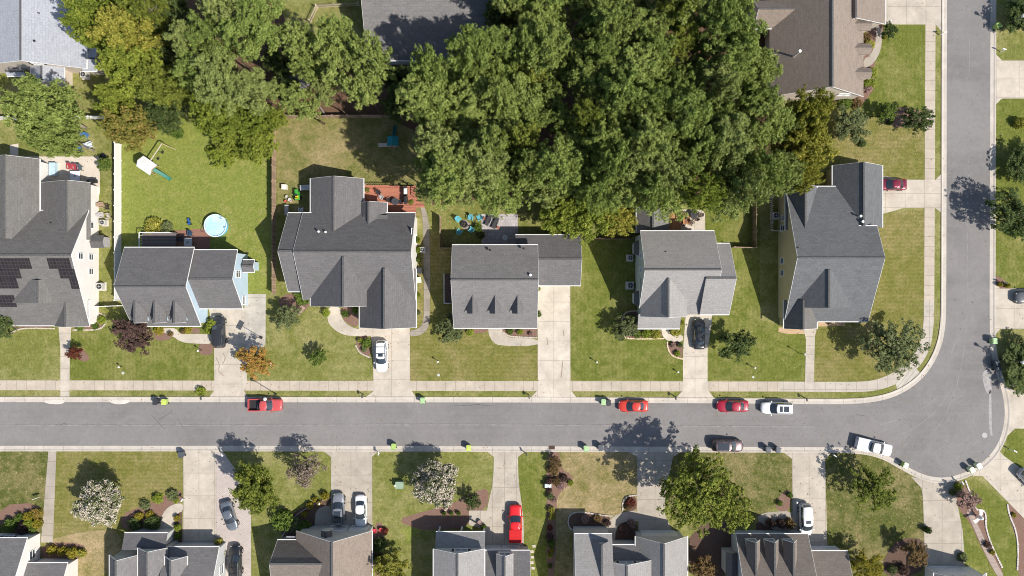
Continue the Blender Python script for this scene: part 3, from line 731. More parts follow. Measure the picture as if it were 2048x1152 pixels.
# --- buff yellow corner house
h = House("corner house with charcoal cross gabled roof and buff yellow side wall", UP, 1660, 500, [CHAR3, CHAR4], W_YEL)
b = h.gable('x', 1570, 373, 1700, 643, 3.3, 3.0, 7.7, 515, 'AB0')
h.gable('x', 1704.5, 452, 1745, 643, 5.562, 3.012, 7.712, 515, 'AB1')
h.gable('y', 1571, 373, 1634, 460, 3.4, 3.4, 5.9, 1611, 'AB1', mi=0)
h.gable('y', 1665, 331, 1765, 455, 3.0, 3.0, 5.8, 1728, 'AB1', mi=0)
h.gable('y', 1590, 541, 1702, 615, 4.3, 4.3, 7.2, 1658, '', mi=0)
h.gable('y', 1568, 600, 1634, 657, 3.0, 3.0, 5.3, 1607, 'AB0', mi=1)
for py in (522, 546): h.winpx('-x', b['x0'], 1564.5, py, .8, 1.2)
h.winpx('-x', b['x0'], 1566, 456, .8, 1.6); h.winpx('-x', b['x0'], 1566, 436, .8, 1.0)
for q in ((1722,432,.7),(1726,443,.7)): h.pipe(q[0], q[1], 5.3, .12, q[2])
h.vent(1635,440,4.4); h.vent(1595,496,7.0)
h.done()

# --- behind the back gardens
h = House("pale blue grey roofed house with beige walls at the top left", BACK, 90, 60, [BLUEG], W_BEIGE)
b = h.gable('y', -105, -80, 173, 137, 3.0, 3.0, 6.6, 41, 'B0')
h.gable('y', 62, 100, 128, 166, 2.7, 2.7, 4.0, None, 'AB0')
h.gable('x', -60, -80, -10, 60, 3, 3, 7.5, 0, '')
h.gable('x', 165, 97, 194, 142, 2.4, 2.4, 3.0, None, 'AB1', over=.1)
h.gable('x', 14, 137, 50, 152, 2.4, 2.4, 2.8, None, 'B')
h.vent(78,27,5.5); h.vent(69,82,5.8)
h.winpx('-y', b['y0'], 75, 127, 1.3, .9, True)
h.window('+x', b['x1'], wy(60), 1.5, 1.4, 1.2)
h.done()
h = House("plain slate grey roofed house half shaded by trees at the top", BACK, 860, 30, [CHAR2], W_GREY)
h.slope = h.gable('x', 734, -130, 984, 121, 3.2, 3.2, 7.2, -5)
h.vent(733,32,5.8)
h.done()
h = House("brownish taupe roofed house with three eyebrow dormers at top right", BACK, 1630, 80, [TAUPE, TAUPE], W_BEIGE)
e = h.gable('y', 1539, -60, 1727, 193, 3.0, 3.0, 8.0, 1665, '01', mi=0)
# every slope carries the same taupe shingles; only the sun parts their tones
h.gable('x', 1508, 1, 1600, 57, 3.2, 3.2, 5.2, 17, 'B0', mi=1)
h.gable('y', 1672, -90, 1771, 48, 3.0, 3.0, 5.4, 1712, 'B0', mi=1)
for yy in (50, 98, 147):
    h.gable('x', 1690, yy-11, 1741, yy+11, 3.9, 3.9, 4.5, None, '', base=2.5, mi=0, over=.15, cap=False)
h.pipe(1600, 102, 5.6, .14, 1.7); 
h.winpx('-y', e['y0'], 1690, 189, 2.0, 1.0)
h.done()

# --- lower side of the street: front walls face up the picture
GD = plain("garage_door_paint", (.62,.60,.58), .5, .3, 0, .06)
h = House("white walled house with grey roof at the bottom left corner", LOW, -30, 1130, [CHAR2], W_WHITE)
b = h.gable('x', -160, 1076, 54, 1300, 3.2, 3.2, 7.5, None, 'A1')
b3 = h.gable('x', 54, 1126, 135, 1240, 2.8, 2.8, 5.0, None, 'A1')
for px in (6, 32): h.window('+y', b['y1'], wx(px), 1.9, 1.3, 1.3, True)
h.window('+x', b['x1'], wy(1100), 1.8, 1.2, 1.2)
h.done()
h = House("charcoal multi gabled house beside the cobbled side drive", LOW, 330, 1120, [CHAR2, CHAR], W_GREY)
b = h.gable('x', 332, 1094, 438, 1290, 3.1, 3.1, 7.0, None, 'AB1')
h.shed(246, 1066, 332, 1100, 2.9, 3.7, True, 'B', 1)
h.gable('y', 219, 1110, 278, 1290, 3.7, 3.7, 5.9, None, 'AB1')
h.gable('y', 276, 1096, 335, 1290, 4.0, 4.0, 5.7, None, 'A1')
h.gable('y', 330, 1113, 374, 1200, 4.3, 4.3, 6.0, None, 'AB1', base=2.5, mi=0)
h.window('+x', b['x1'], wy(1130), 1.7, 1.2, 1.2)
h.window('+y', wy(1101,3.0)-.5, wx(385), 1.15, 4.6, 2.1, False, GD)
h.done()
h = House("brown roofed house with double garage behind two parked cars", LOW, 650, 1110, [BROWN, TAUPE], W_GREY)
b = h.gable('x', 555, 1080, 680, 1300, 3.0, 3.0, 6.4, 1128, 'A0', mi=0)
b3 = h.gable('y', 592, 1062, 744, 1300, 3.0, 3.0, 7.6, 664, 'B1', mi=1)
for px in (679, 722): h.window('+y', b3['y1'], wx(px), 1.15, 2.5, 2.1, False, GD)
h.gable('y', 642, 1060, 664, 1090, 4.6, 4.6, 5.2, None, '1', mi=0, base=3, over=.1)
h.shed(572, 1075, 612, 1084, 2.6, 3.0, False, 'B')
h.done()
h = House("grey roofed house with white window dormer and open front porch", LOW, 960, 1100, [LGREY, CHAR2], W_GREY)
b = h.gable('y', 867, 1098, 969, 1300, 5.0, 5.0, 6.9, 915, 'AB1')
x0, x1, y0, y1 = h.shed(871, 1064, 970, 1100, 2.9, 4.2, False, 'B', 0, None, 3)
h.W.box(((x0+x1)/2, y1-4.2, 1.8), (x1-x0-1.0, 5.0, 3.6))
b3 = h.gable('x', 969, 1101, 1060, 1300, 3.0, 3.0, 7.0, None, 'A1', mi=1)
b4 = h.gable('y', 992, 1108, 1027, 1200, 4.8, 4.8, 5.8, None, '1', base=2.6, over=.15)
h.window('+y', b['y1'], (b['x0']+b['x1'])/2+.3, 4.9, 1.8, .8, True); h.window('+y', b4['y1'], (b4['x0']+b4['x1'])/2, 4.3, 1.5, .8)
for px in (984, 1022): h.window('+y', b3['y1'], wx(px)*.985, 1.15, 2.4, 2.1, False, GD)
h.done()
h = House("grey roofed house with curved entry court and shuttered gable window", LOW, 1260, 1110, [LGREY, CHAR2], W_GREY)
b = h.gable('x', 1149, 1068, 1224, 1300, 4.6, 4.6, 7.5, None, 'A0')
h.window('+y', b['y1'], wx(1184)*.97, 3.9, 2.3, .9, True)
h.shed(1190, 1090, 1300, 1130, 3.0, 4.6, True, 'B', 1)
b5 = h.gable('y', 1196, 1120, 1308, 1300, 4.6, 4.6, 6.6, 1254, '1', mi=0)
h.window('+y', b5['y1'], (b5['x0']+b5['x1'])/2, 5.0, 1.9, .8, True)
b3 = h.gable('y', 1271, 1073, 1375, 1300, 3.1, 3.1, 6.1, 1328, 'AB1', mi=0)
h.window('+y', b3['y1'], (b3['x0']+b3['x1'])/2, 1.15, 5.0, 2.1, False, GD)
h.gable('y', 1185, 1082, 1218, 1160, 5.2, 5.2, 6.6, None, '', base=3, mi=1, over=.15)
h.done()
h = House("brown roofed house with three front window dormers and white porch", LOW, 1590, 1120, [BROWN, TAUPE], W_GREY)
b = h.gable('x', 1472, 1068, 1616, 1290, 2.9, 2.9, 7.6, None, 'A01')
b3 = h.gable('x', 1612, 1102, 1695, 1290, 3.0, 3.0, 6.2, None, 'A1')
for px in (1506, 1543, 1580):
    d = h.gable('y', px-13, 1080, px+14, 1150, 4.6, 4.6, 5.8, None, '1', base=2.4, over=.15, mi=0, cap=True)
    h.window('+y', d['y1'], (d['x0']+d['x1'])/2, 4.05, 1.1, .8)
h.window('+y', b3['y1'], wx(1650)*.985, 1.15, 4.4, 2.1, False, GD)
h.gable('y', 1452, 1105, 1476, 1155, 2.8, 2.8, 3.3, None, '', over=.1)
h.done()
h = House("white trimmed grey house just entering the bottom right edge", LOW, 1910, 1170, [LGREY], W_WHITE)
b = h.gable('y', 1868, 1146, 1972, 1320, 3.0, 3.0, 6.5, None, 'AB1')
h.window('+y', b['y1'], (b['x0']+b['x1'])/2-.6, 1.15, 4.4, 2.1, False, GD)
h.window('+y', b['y1'], (b['x0']+b['x1'])/2-.6, 4.0, 1.2, .8, True)
h.done()
# ---------------------------------------------------------------- foliage
def leaves(name, centres, radii, n_per, size, seed, up=.35, squash=.8, inner=.12, thin=.55, out=1.0):
    """many small leaf faces on puffs; tone attribute varies by puff and by leaf"""
    rg = np.random.default_rng(seed)
    C = np.repeat(np.array(centres, float), n_per, axis=0); Rr = np.repeat(np.array(radii, float), n_per)
    tone = np.repeat(rg.uniform(.15, .75, len(centres)), n_per) + rg.normal(0, .13, len(C))
    d = rg.normal(0, 1, (len(C), 3)); d[:, 2] += up*1.2; d /= np.linalg.norm(d, axis=1)[:, None]
    rad = Rr*np.where(rg.random(len(C)) < inner, rg.uniform(.2, .8, len(C)), rg.uniform(.75, 1.08, len(C)))
    P = C + d*rad[:, None]*np.array([1, 1, squash])
    nrm = d*out + rg.normal(0, .5, d.shape) + np.array([.12, -.08, .45]); nrm /= np.linalg.norm(nrm, axis=1)[:, None]
    a = np.cross(nrm, rg.normal(0, 1, d.shape)); a /= np.linalg.norm(a, axis=1)[:, None]; b = np.cross(nrm, a)
    s = size*rg.uniform(.6, 1.3, len(C))[:, None]
    V = np.stack([P-a*s, P-b*s*thin, P+a*s, P+b*s*thin], 1).reshape(-1, 3)
    n = len(C); me = bpy.data.meshes.new(name)
    me.vertices.add(4*n); me.vertices.foreach_set("co", V.ravel())
    me.loops.add(4*n); me.loops.foreach_set("vertex_index", np.arange(4*n))
    me.polygons.add(n); me.polygons.foreach_set("loop_start", np.arange(n)*4); me.polygons.foreach_set("loop_total", np.full(n, 4))
    at = me.attributes.new("tone", 'FLOAT', 'FACE'); at.data.foreach_set("value", np.clip(tone, 0, 1))
    me.update(); me.validate(); return me
def puffs_dome(rg, Rc, Hc, n_lobes, lobe, puff, per_lobe, flat=.75):
    """puff centres over the upper skin of a lumpy crown: centre (0,0,0) is the crown's middle"""
    out = []; rad = []; lobes = []
    for i in range(n_lobes):
        if i == 0: c = np.array([0, 0, Hc*.45]); r = Rc*lobe*1.15
        else:
            t = 2.4*i + rg.uniform(-.5, .5); q = math.sqrt(i/(n_lobes-.5))*Rc*(1-lobe*.75)*rg.uniform(.72, 1.2)
            c = np.array([q*math.cos(t), q*math.sin(t), Hc*(.42 - .85*(q/Rc)**1.5) + rg.uniform(-.16, .16)*Hc]); r = Rc*lobe*rg.uniform(.72, 1.2)
        lobes.append((c, r))
        for _ in range(int(per_lobe*(r/(Rc*lobe))**2)):
            d = rg.normal(0, 1, 3); d[2] = abs(d[2])*1.1 - .35; d /= np.linalg.norm(d)
            out.append(c + d*r*rg.uniform(.8, 1.05)*np.array([1, 1, flat])); rad.append(puff*rg.uniform(.7, 1.3))
    return out, rad, lobes
def puffs_branch(rg, Rc, Hc, nb, per, puff, spread=.17, start=.18):
    """tufts strung along branches that fan out from the trunk, giving a ragged, feathery crown"""
    out = []; rad = []; lobes = []
    for i in range(nb):
        v = (i+.5)/nb; a = 2.4*i + rg.uniform(-.4, .4); z = Hc*(.75-1.35*v)
        L = Rc*(.32+.75*math.sin(min(1, .22+v*1.05)*math.pi*.62))*rg.uniform(.72, 1.16); L = min(L, Rc*1.12)
        for _ in range(per):
            t = rg.uniform(start, 1)**.75; w_ = spread*Rc*(.35+t*.8)
            q = L*t; la = rg.normal(0, .5)*w_
            out.append(np.array([q*math.cos(a)-la*math.sin(a), q*math.sin(a)+la*math.cos(a), z + Hc*.28*t*rg.uniform(.4, 1) + rg.normal(0, .10)*w_])); rad.append(puff*rg.uniform(.65, 1.3))
        lobes.append((np.array([L*.7*math.cos(a), L*.7*math.sin(a), z+Hc*.12]), L*.3))
    for _ in range(per*2): d = rg.normal(0, 1, 3); out.append(np.array([d[0]*Rc*.16, d[1]*Rc*.16, Hc*.8+d[2]*Hc*.1])); rad.append(puff)
    return out, rad, lobes
def trunk_mesh(name, base, top, r0, lobes, mat, n=8, seed=0, limbs=True):
    m = MB(); rg = random.Random(seed); p = Vector(base); q = Vector(top); k = 6; pts = []
    for i in range(k+1):
        t = i/k; w_ = p.lerp(q, t); s_ = .06*(q-p).length*math.sin(t*math.pi)*.3
        pts.append((Vector((w_.x+rg.uniform(-s_, s_), w_.y+rg.uniform(-s_, s_), w_.z)), r0*(1-.72*t)*(1.25 if i == 0 else 1)))
    for (a, ra), (b, rb) in zip(pts, pts[1:]): m.tube(a, b, ra, rb, n)
    if limbs:
        for c, r in lobes:
            t = rg.uniform(.55, .95); a = p.lerp(q, t); c = Vector(c)
            mid = a.lerp(c, .55)+Vector((0, 0, -.08*(c-a).length)); ra = r0*(1-.72*t)*.55
            m.tube(a, mid, ra, ra*.65, 5); m.tube(mid, c, ra*.65, ra*.2, 5)
            for _ in range(2):
                e = c + Vector((rg.uniform(-1,1), rg.uniform(-1,1), rg.uniform(-.2,.6)))*r*.7; m.tube(mid.lerp(c,.5), e, ra*.35, ra*.08, 4)
    return m.build(name, mat, smooth=True)
PINE_M = leafmat("pine_needles", (.085,.118,.024), (.185,.228,.056), (.26,.275,.082), .24)
PINE_L = leafmat("bright_pine_needles", (.112,.145,.032), (.220,.258,.070), (.29,.30,.10), .24)
PINE_G = leafmat("blue_green_needles", (.108,.134,.036), (.212,.240,.074), (.28,.29,.100), .24)
OAK_M = leafmat("oak_leaves", (.062,.082,.013), (.170,.190,.032), (.27,.26,.058), .28)
OAK_Y = leafmat("yellowing_leaves", (.125,.130,.018), (.275,.255,.050), (.42,.34,.08), .32)
OAK_D = leafmat("dark_green_leaves", (.032,.050,.014), (.080,.105,.030), (.13,.14,.05), .2)
ORANGE_L = leafmat("orange_leaves", (.16,.15,.03), (.36,.20,.05), (.50,.18,.07), .28, k=1.35)
AUT_L = leafmat("mixed_autumn_leaves", (.10,.11,.02), (.20,.17,.04), (.32,.17,.07), .25)
RUST_L = leafmat("rust_leaves", (.07,.05,.022), (.16,.10,.04), (.24,.15,.06), .2)
PLUM_L = leafmat("plum_leaves", (.045,.028,.024), (.10,.058,.045), (.17,.075,.06), .2)
YEL_L = leafmat("yellow_leaves", (.17,.16,.02), (.36,.29,.035), (.50,.36,.06), .3, k=1.1)
LIME_L = leafmat("lime_leaves", (.10,.13,.015), (.21,.24,.035), (.31,.32,.06), .3)
HEDGE_L = leafmat("hedge_leaves", (.045,.075,.012), (.105,.145,.025), (.18,.2,.05), .2)
GREYG_L = leafmat("grey_green_leaves", (.052,.066,.024), (.122,.140,.056), (.21,.215,.10), .2)
RED_L = leafmat("red_leaves", (.09,.03,.02), (.20,.05,.03), (.30,.10,.05), .2, k=1.1)
PINK_L = leafmat("pinkish_flowers", (.14,.10,.08), (.28,.17,.15), (.42,.3,.27), .2)
BLOS = leafmat("white_blossom", (.46,.39,.31), (.72,.62,.53), (.84,.75,.66), .2, .02, k=1.0)
BRT = leafmat("fresh_green_leaves", (.085,.115,.014), (.19,.215,.034), (.27,.28,.05), .3)
DEAD_L = leafmat("sparse_grey_leaves", (.11,.085,.062), (.20,.155,.12), (.25,.21,.16), .1)
def make_tree(name, kind, Rc, z0, seed, mat, bark=WOOD):
    """a prototype: Empty at the ground, trunk and crown as parts; crown centre at height z0"""
    rg = np.random.default_rng(seed)
    if kind == 'pine':  P, Rd, lobes = puffs_branch(rg, Rc, Rc*.85, 34, 27, .31) if seed % 2 else puffs_branch(rg, Rc, Rc*.7, 26, 36, .33, .22); npp, ls, up = 22, .125, .5
    elif kind == 'oak': P, Rd, lobes = puffs_branch(rg, Rc, Rc*.72, 40, 30, .31, .19, .1); npp, ls, up = 24, .14, .3
    elif kind == 'small': P, Rd, lobes = puffs_branch(rg, Rc, Rc*.75, 26, 20, .20, .20); npp, ls, up = 20, .10, .3
    elif kind == 'myrtle': P, Rd, lobes = puffs_dome(rg, Rc, Rc*.8, 18, .34, .34, 32, .9); npp, ls, up = 20, .16, .35
    elif kind == 'lacy': P, Rd, lobes = puffs_branch(rg, Rc, Rc*.65, 30, 24, .27, .17, .12); npp, ls, up = 20, .14, .3
    elif kind == 'thin': P, Rd, lobes = puffs_dome(rg, Rc, Rc*.8, 16, .32, .34, 15, .85); npp, ls, up = 13, .13, .3
    P = [p + np.array([0, 0, z0]) for p in P]; L = [(c + np.array([0, 0, z0]), r) for c, r in lobes]
    # a few tucked-in clumps so that the crown is not hollow
    for c, r in L:
        for _ in range(4 if kind == 'oak' or kind == 'myrtle' else 0): P.append(c + rg.normal(0, .25, 3)*r - np.array([0, 0, r*.3])); Rd.append(r*.55)
    me = leaves("crown", P, Rd, npp, ls, seed+50, up, .85); me.materials.append(mat)
    root = bpy.data.objects.new(name, None); root.empty_display_size = .5
    tr = trunk_mesh("trunk", (0,0,-.1), (0,0,z0+Rc*.25), (.24 if kind == 'pine' else .2) if Rc > 3 else .05*Rc+.02, L, bark, seed=seed)
    COL.objects.unlink(tr)
    cr = bpy.data.objects.new("crown", me); kids = [tr, cr]
    if kind == 'myrtle':
        up_ = [p for p in P if p[2] > z0-Rc*.25]; sel = [up_[i] for i in rg.choice(len(up_), int(len(up_)*.80), False)]
        bm_ = leaves("blossom", [p*np.array([1.03,1.03,1]) + np.array([0,0,.12]) for p in sel], [.40]*len(sel), 22, .085, seed+9, .6, .8, .0, .8); bm_.materials.append(BLOS)
        kids.append(bpy.data.objects.new("blossom", bm_))
    return root, kids
CNT = {}
def plant(proto, px, py, rpx, zc, baseR, basez, mat=None, label=None, cat="tree", group=None, name=None, rot=None, zoff=0.0):
    """stand a copy so that its crown, of radius rpx and middle height zc, is where the photo shows it"""
    root, kids = proto
    p = G(px, py, zc); r = copy_one(root, name)
    r.location = (p.x, p.y, 0); Rw = rpx/S*fz(zc); sxy = Rw/baseR; e_ = rnd.uniform(.86, 1.16) if kids[1].name.startswith('crown') and rot is None else 1; r.scale = (sxy*e_, sxy/e_, zc/basez)
    r.rotation_euler = (0, 0, rnd.uniform(0, 6.28) if rot is None else rot)
    tag(r, label, cat, group)
    for k in kids:
        c = copy_one(k); c.parent = r
        if mat is not None and k.name.startswith("crown"):
            c.material_slots[0].link = 'OBJECT'; c.material_slots[0].material = mat
    return r
def copy_one(o, name=None):
    c = o.copy(); COL.objects.link(c)
    if name: c.name = name
    return c
PZ, OZ, MZ, SZ = 14.0, 6.0, 3.2, 2.2
PINES = [make_tree("pine_tree", 'pine', 4.2, PZ, 11+i, PINE_M) for i in range(4)]
OAKS = [make_tree("broadleaf_tree", 'oak', 4.5, OZ, 31+i, OAK_M, WOODG) for i in range(3)]
SMALLS = [make_tree("small_tree", 'small', 2.4, MZ, 41+i, OAK_M, WOODG) for i in range(3)]
LACY = [make_tree("broadleaf_tree", 'lacy', 4.5, OZ, 131+i, OAK_M, WOODG) for i in range(3)]
MYR = make_tree("flowering_tree", 'myrtle', 3.9, 3.4, 61, GREYG_L, WOODG)
THIN = make_tree("sparse_tree", 'thin', 2.4, MZ, 71, DEAD_L, WOODG)
def pine(px, py, r, z, mat=None, label=None, group=None): CNT["p"] = CNT.get("p", 0)+1; return plant(PINES[CNT["p"] % 4], px, py, r, z, 4.2, PZ, mat, label, "pine", group)
def oak(px, py, r, z, mat, label, group=None): CNT['o'] = CNT.get('o', 0)+1; return plant(OAKS[CNT['o'] % 3], px, py, r, z, 4.5, OZ, mat, label, "tree", group)
def lacy(px, py, r, z, mat, label, group=None): CNT['l'] = CNT.get('l', 0)+1; return plant(LACY[CNT['l'] % 3], px, py, r, z, 4.5, OZ, mat, label, "tree", group)
def small(px, py, r, z, mat, label, group=None): CNT['s'] = CNT.get('s', 0)+1; return plant(SMALLS[CNT['s'] % 3], px, py, r, z, 2.4, MZ, mat, label, "tree", group)
ORD = ["first","second","third","fourth","fifth","sixth","seventh","eighth","ninth","tenth","eleventh","twelfth","thirteenth","fourteenth","fifteenth","sixteenth"]
def inside(x, y, poly):
    c = False; j = len(poly)-1
    for i in range(len(poly)):
        xi, yi = poly[i]; xj, yj = poly[j]
        if (yi > y) != (yj > y) and x < (xj-xi)*(y-yi)/(yj-yi)+xi: c = not c
        j = i
    return c
WOODP = [(845,125),(905,112),(975,95),(1015,60),(1015,-60),(1480,-60),(1492,85),(1535,120),(1545,200),(1545,340),(1520,400),(1440,400),(1360,402),(1260,402),(1180,380),(1090,385),(1010,392),(960,384),(880,396),(850,400),(838,330),(850,270),(815,200),(812,140)]
rows = [388, 336, 285, 240, 195, 149, 103, 57, 11, -36]
for ri, yy in enumerate(rows):
    k = 0
    for ci in range(18):  # one tree after another along the row
        x = 838 + ci*51 + (25 if ri % 2 else 0) + rnd.uniform(-9, 9); y = yy + rnd.uniform(-8, 8)
        if not inside(x, y, WOODP): continue
        if rnd.random() < .05 and ri > 1: continue
        mt = rnd.choices([None, PINE_L, PINE_G, OAK_M, BRT], [4.5, 5, 1.6, .7, .8])[0]
        if x > 1440 and y > 230: mt = PINE_G if rnd.random() < .6 else PINE_L
        pine(x, y, rnd.uniform(31, 53), rnd.uniform(11.5, 18), mt,
             "tall pine, %s from the left in the grove's %s row from the houses" % (ORD[k], ORD[ri]), "pines of the large grove")
        k += 1
for d in [
    (428,78,50,15,None,"tall pine behind the lime green back lawn, its crown left of the highest pine"),
    (380,82,38,14,PINE_G,"slim pine at the left end of the left pine clump"),
    (515,55,64,17,None,"highest broad pine at the top edge above the left pine clump"),
    (458,15,52,16,PINE_G,"pine at the top edge touching the highest broad pine on its left"),
    (440,160,54,15,PINE_G,"grey green pine in the middle of the left pine clump"),
    (396,140,42,13,None,"smaller pine left of the grey green clump pine"),
    (508,182,48,14,PINE_G,"pine at the right side of the left clump, over the trunk shadow"),
    (604,88,36,15,PINE_L,"narrow upright pine between the two top pine groups"),
    (612,135,32,14,None,"narrow pine just below the upright one, over dark ground"),
    (672,82,44,16,PINE_L,"bright pine in front of the picket fence at the top"),
    (680,134,40,15,PINE_L,"bright pine joined below the one near the picket fence"),
    (745,125,46,16,PINE_L,"large round bright pine in front of the slate grey roof"),
    (728,180,36,14.5,PINE_L,"pine under the large round bright pine, above the bare red soil"),
    (600,205,38,12,PINE_L,"pine hanging over the corner of the wooden back fence"),
    (650,185,26,12,PINE_G,"thin grey green pine over the small shed roof"),
    (893,352,46,16.5,None,"front pine nearest the red deck of the wide house"),
    (872,292,44,16.5,PINE_G,"pine beside the teal roofed play tower"),
    (855,385,24,9,PINE_G,"low pine at the grove's corner next to the brick path"),
]: pine(*d[:5], d[5])
for d in [
    (205,45,58,10,BRT,"olive broadleaf tree overhanging the pale blue grey roof"),
    (262,72,52,11,OAK_Y,"olive broadleaf tree right of the one over the pale roof"),
    (300,25,44,11,OAK_M,"green broadleaf tree at the top edge near white flowers"),
    (275,140,54,10,BRT,"green broadleaf tree in the middle of the left woodland edge"),
    (320,170,40,9,OAK_M,"green broadleaf tree at the right side of the left woodland edge"),
    (235,205,36,6,BRT,"yellow green tree over the corner of the white fence"),
    (262,255,46,6,AUT_L,"rust brown tinted tree over the top of the white fence"),
    (330,232,34,5,OAK_D,"dark green small tree at the top left of the lime lawn"),
    (92,225,64,9,PINE_L,"big round green tree behind the solar panel house"),
    (120,278,40,8,PINE_L,"green tree spreading over the concrete patio edge"),
    (350,60,40,7,OAK_D,"shaded dark tree between the left woodland and the pines"),
    (428,222,44,6,BRT,"bright leafy tree in the hedge row behind the lime lawn"),
    (478,243,46,5.5,BRT,"bright leafy tree in the middle of the row behind the lime lawn"),
    (520,287,36,4.5,BRT,"leafy bush tree in the fence corner of the lime lawn"),
    (520,240,32,6,BRT,"leafy tree at the right end of the row behind the lime lawn"),
    (1040,372,42,11,PINE_L,"bright tree at the grove's front edge above the stone patio"),
    (1088,374,42,10,PINE_G,"tree at the grove's front edge left of the golden green trees"),
    (335,25,38,6,OAK_D,"dark tree in the shade at the top, right of the olive trees"),
    (352,118,34,6,OAK_D,"dark tree in the shade beside the slim pine"),
    (352,185,32,5,OAK_M,"green tree filling the gap above the top left lawn corner"),
    (560,128,30,4.5,OAK_D,"low dark tree beside the slanting grey fence"),
    (576,178,24,4,OAK_D,"low dark tree left of the small shed roof"),
    (645,150,24,4,OAK_D,"low dark tree right of the small shed roof"),
    (552,235,22,4,BRT,"fresh green small tree over the corner of the wooden fences"),
    (800,205,34,6,OAK_D,"dark tree in the shade above the teal play tower"),
    (795,160,26,5,OAK_D,"dark tree in the shade below the slate grey roof"),
    (1008,35,36,7,OAK_D,"dark tree just right of the slate grey roof"),
    (1495,170,34,8,OAK_D,"dark tree between the grove and the brown roofed house"),
    (455,275,28,3.5,BRT,"fresh green low tree at the back edge of the lime lawn"),
    (496,300,24,3,BRT,"fresh green low tree left of the fence corner on the lime lawn"),
    (1130,425,46,5.5,BRT,"yellow green tree leaning over the lawn beside the stone patio"),
    (1185,425,56,6,BRT,"broad yellow green tree behind the garage of the dormer house"),
    (1230,440,36,5.5,OAK_Y,"yellow green tree nearest the rear sunroom"),
    (1606,238,52,9,OAK_Y,"golden tree below the brown roofed house"),
    (1600,300,50,9,OAK_Y,"golden green tree beside the grove above the corner house"),
    (1600,350,36,7,OAK_Y,"golden green tree touching the corner house's rear roof"),
    (1560,265,36,9,PINE_G,"grey green tree between the grove and the golden trees"),
    (1545,350,46,10,PINE_G,"large grey green tree at the right front corner of the grove"),
    (1390,985,76,7.5,OAK_M,"large green tree shading the lower driveway and the road"),
    (1450,1002,54,6.5,OAK_M,"right hand crown of green leaves beside the large shading tree"),
    (510,975,46,5,OAK_M,"round green tree beside the cobbled side drive"),
    (2056,735,52,1.9,OAK_D,"dark green tree at the right edge beside the street lamp"),
    (2042,430,56,4.1,OAK_D,"dark green tree at the right edge throwing shade on the road"),
    (2058,325,42,1.9,OAK_D,"dark green tree just above the one shading the road"),
    (2056,28,42,2.2,OAK_D,"dark tree at the top right corner behind a street lamp"),
    (1788,692,60,4.2,GREYG_L,"grey green tree on the corner lawn beside the curving pavement"),
    (1748,975,46,3.8,OAK_M,"bright green tree on the lawn beside the round turning area"),
]: (lacy if d[5].split()[0] in ('large','right','bright','grey') and 'corner of the grove' not in d[5] and 'lime' not in d[5] or 'throwing' in d[5] or 'corner lawn' in d[5] else oak)(*d)
for d in [
    (1470,690,34,3.4,OAK_D,"dark green small tree on the lawn right of the black sedan"),
    (510,722,33,3.2,ORANGE_L,"orange turning tree beside the driveway of the blue house"),
    (637,714,17,1.8,HEDGE_L,"little young tree alone in the middle of a front lawn"),
    (268,668,40,3.0,PLUM_L,"plum brown tree at the left front corner of the blue house"),
    (575,634,26,2.2,GREYG_L,"grey green shrub tree beside the garden bench"),
    (905,655,30,2.0,GREYG_L,"spiky grey green tree at the front corner of the dormer house"),
    (1250,655,26,2.2,GREYG_L,"grey green tree inside the curved stone bordered bed"),
    (1700,250,36,2.6,GREYG_L,"grey green spreading shrub tree on the lawn below brown roof"),
    (1835,240,28,2.6,OAK_D,"dark green tree beside the vertical pavement"),
    (1775,225,20,1.8,HEDGE_L,"small feathery tree left of the dark tree by the pavement"),
    (8,648,28,2.6,OAK_D,"dark tree at the left edge beside the mulch bed"),
    (1730,1135,34,3.2,YEL_L,"bright yellow tree beside the brown roof at the bottom"),
    (1830,1105,26,2.4,RUST_L,"round rust brown tree near the bottom right driveway"),
    (1405,1140,28,2.6,RUST_L,"rust orange tree between two lower houses"),
    (785,1138,34,3.6,OAK_Y,"yellow green tree at the bottom between two lower houses"),
    (1935,1000,22,1.8,PINK_L,"pinkish flowering bush tree beside the stepped garden path"),
    (945,1002,17,1.5,OAK_D,"dark bushy tree in the mulch bed by the red pickup's drive"),
    (1110,925,13,1.2,RUST_L,"tall red brown bush at the top of the long border"),
    (150,706,15,1.6,RED_L,"small red leaved weeping tree on the lawn beside the path"),
    (210,330,14,1.8,HEDGE_L,"green climber growing on the inside of the white fence"),
    (450,312,26,1.4,LIME_L,"untidy yellow green shrub on the lime lawn"),
    (1778,62,16,1.6,OAK_D,"dark shrub tree at the corner of the top right driveway"),
    (345,330,6,1.0,OAK_D,"tiny sapling"),
]:
    if d[5] != "tiny sapling": small(*d)
plant(MYR, 203, 1003, 52, 3.4, 3.9, 3.4, None, "white blossoming tree on the lawn left of the concrete driveway", "tree", "white blossoming trees", rot=.4)
plant(MYR, 871, 964, 53, 3.4, 3.9, 3.4, None, "white blossoming tree on the lawn between the two middle lower driveways", "tree", "white blossoming trees", rot=2.1)
plant(THIN, 614, 942, 36, 4.2, 2.4, MZ, None, "half bare grey tree on the lawn beside the road", "tree")
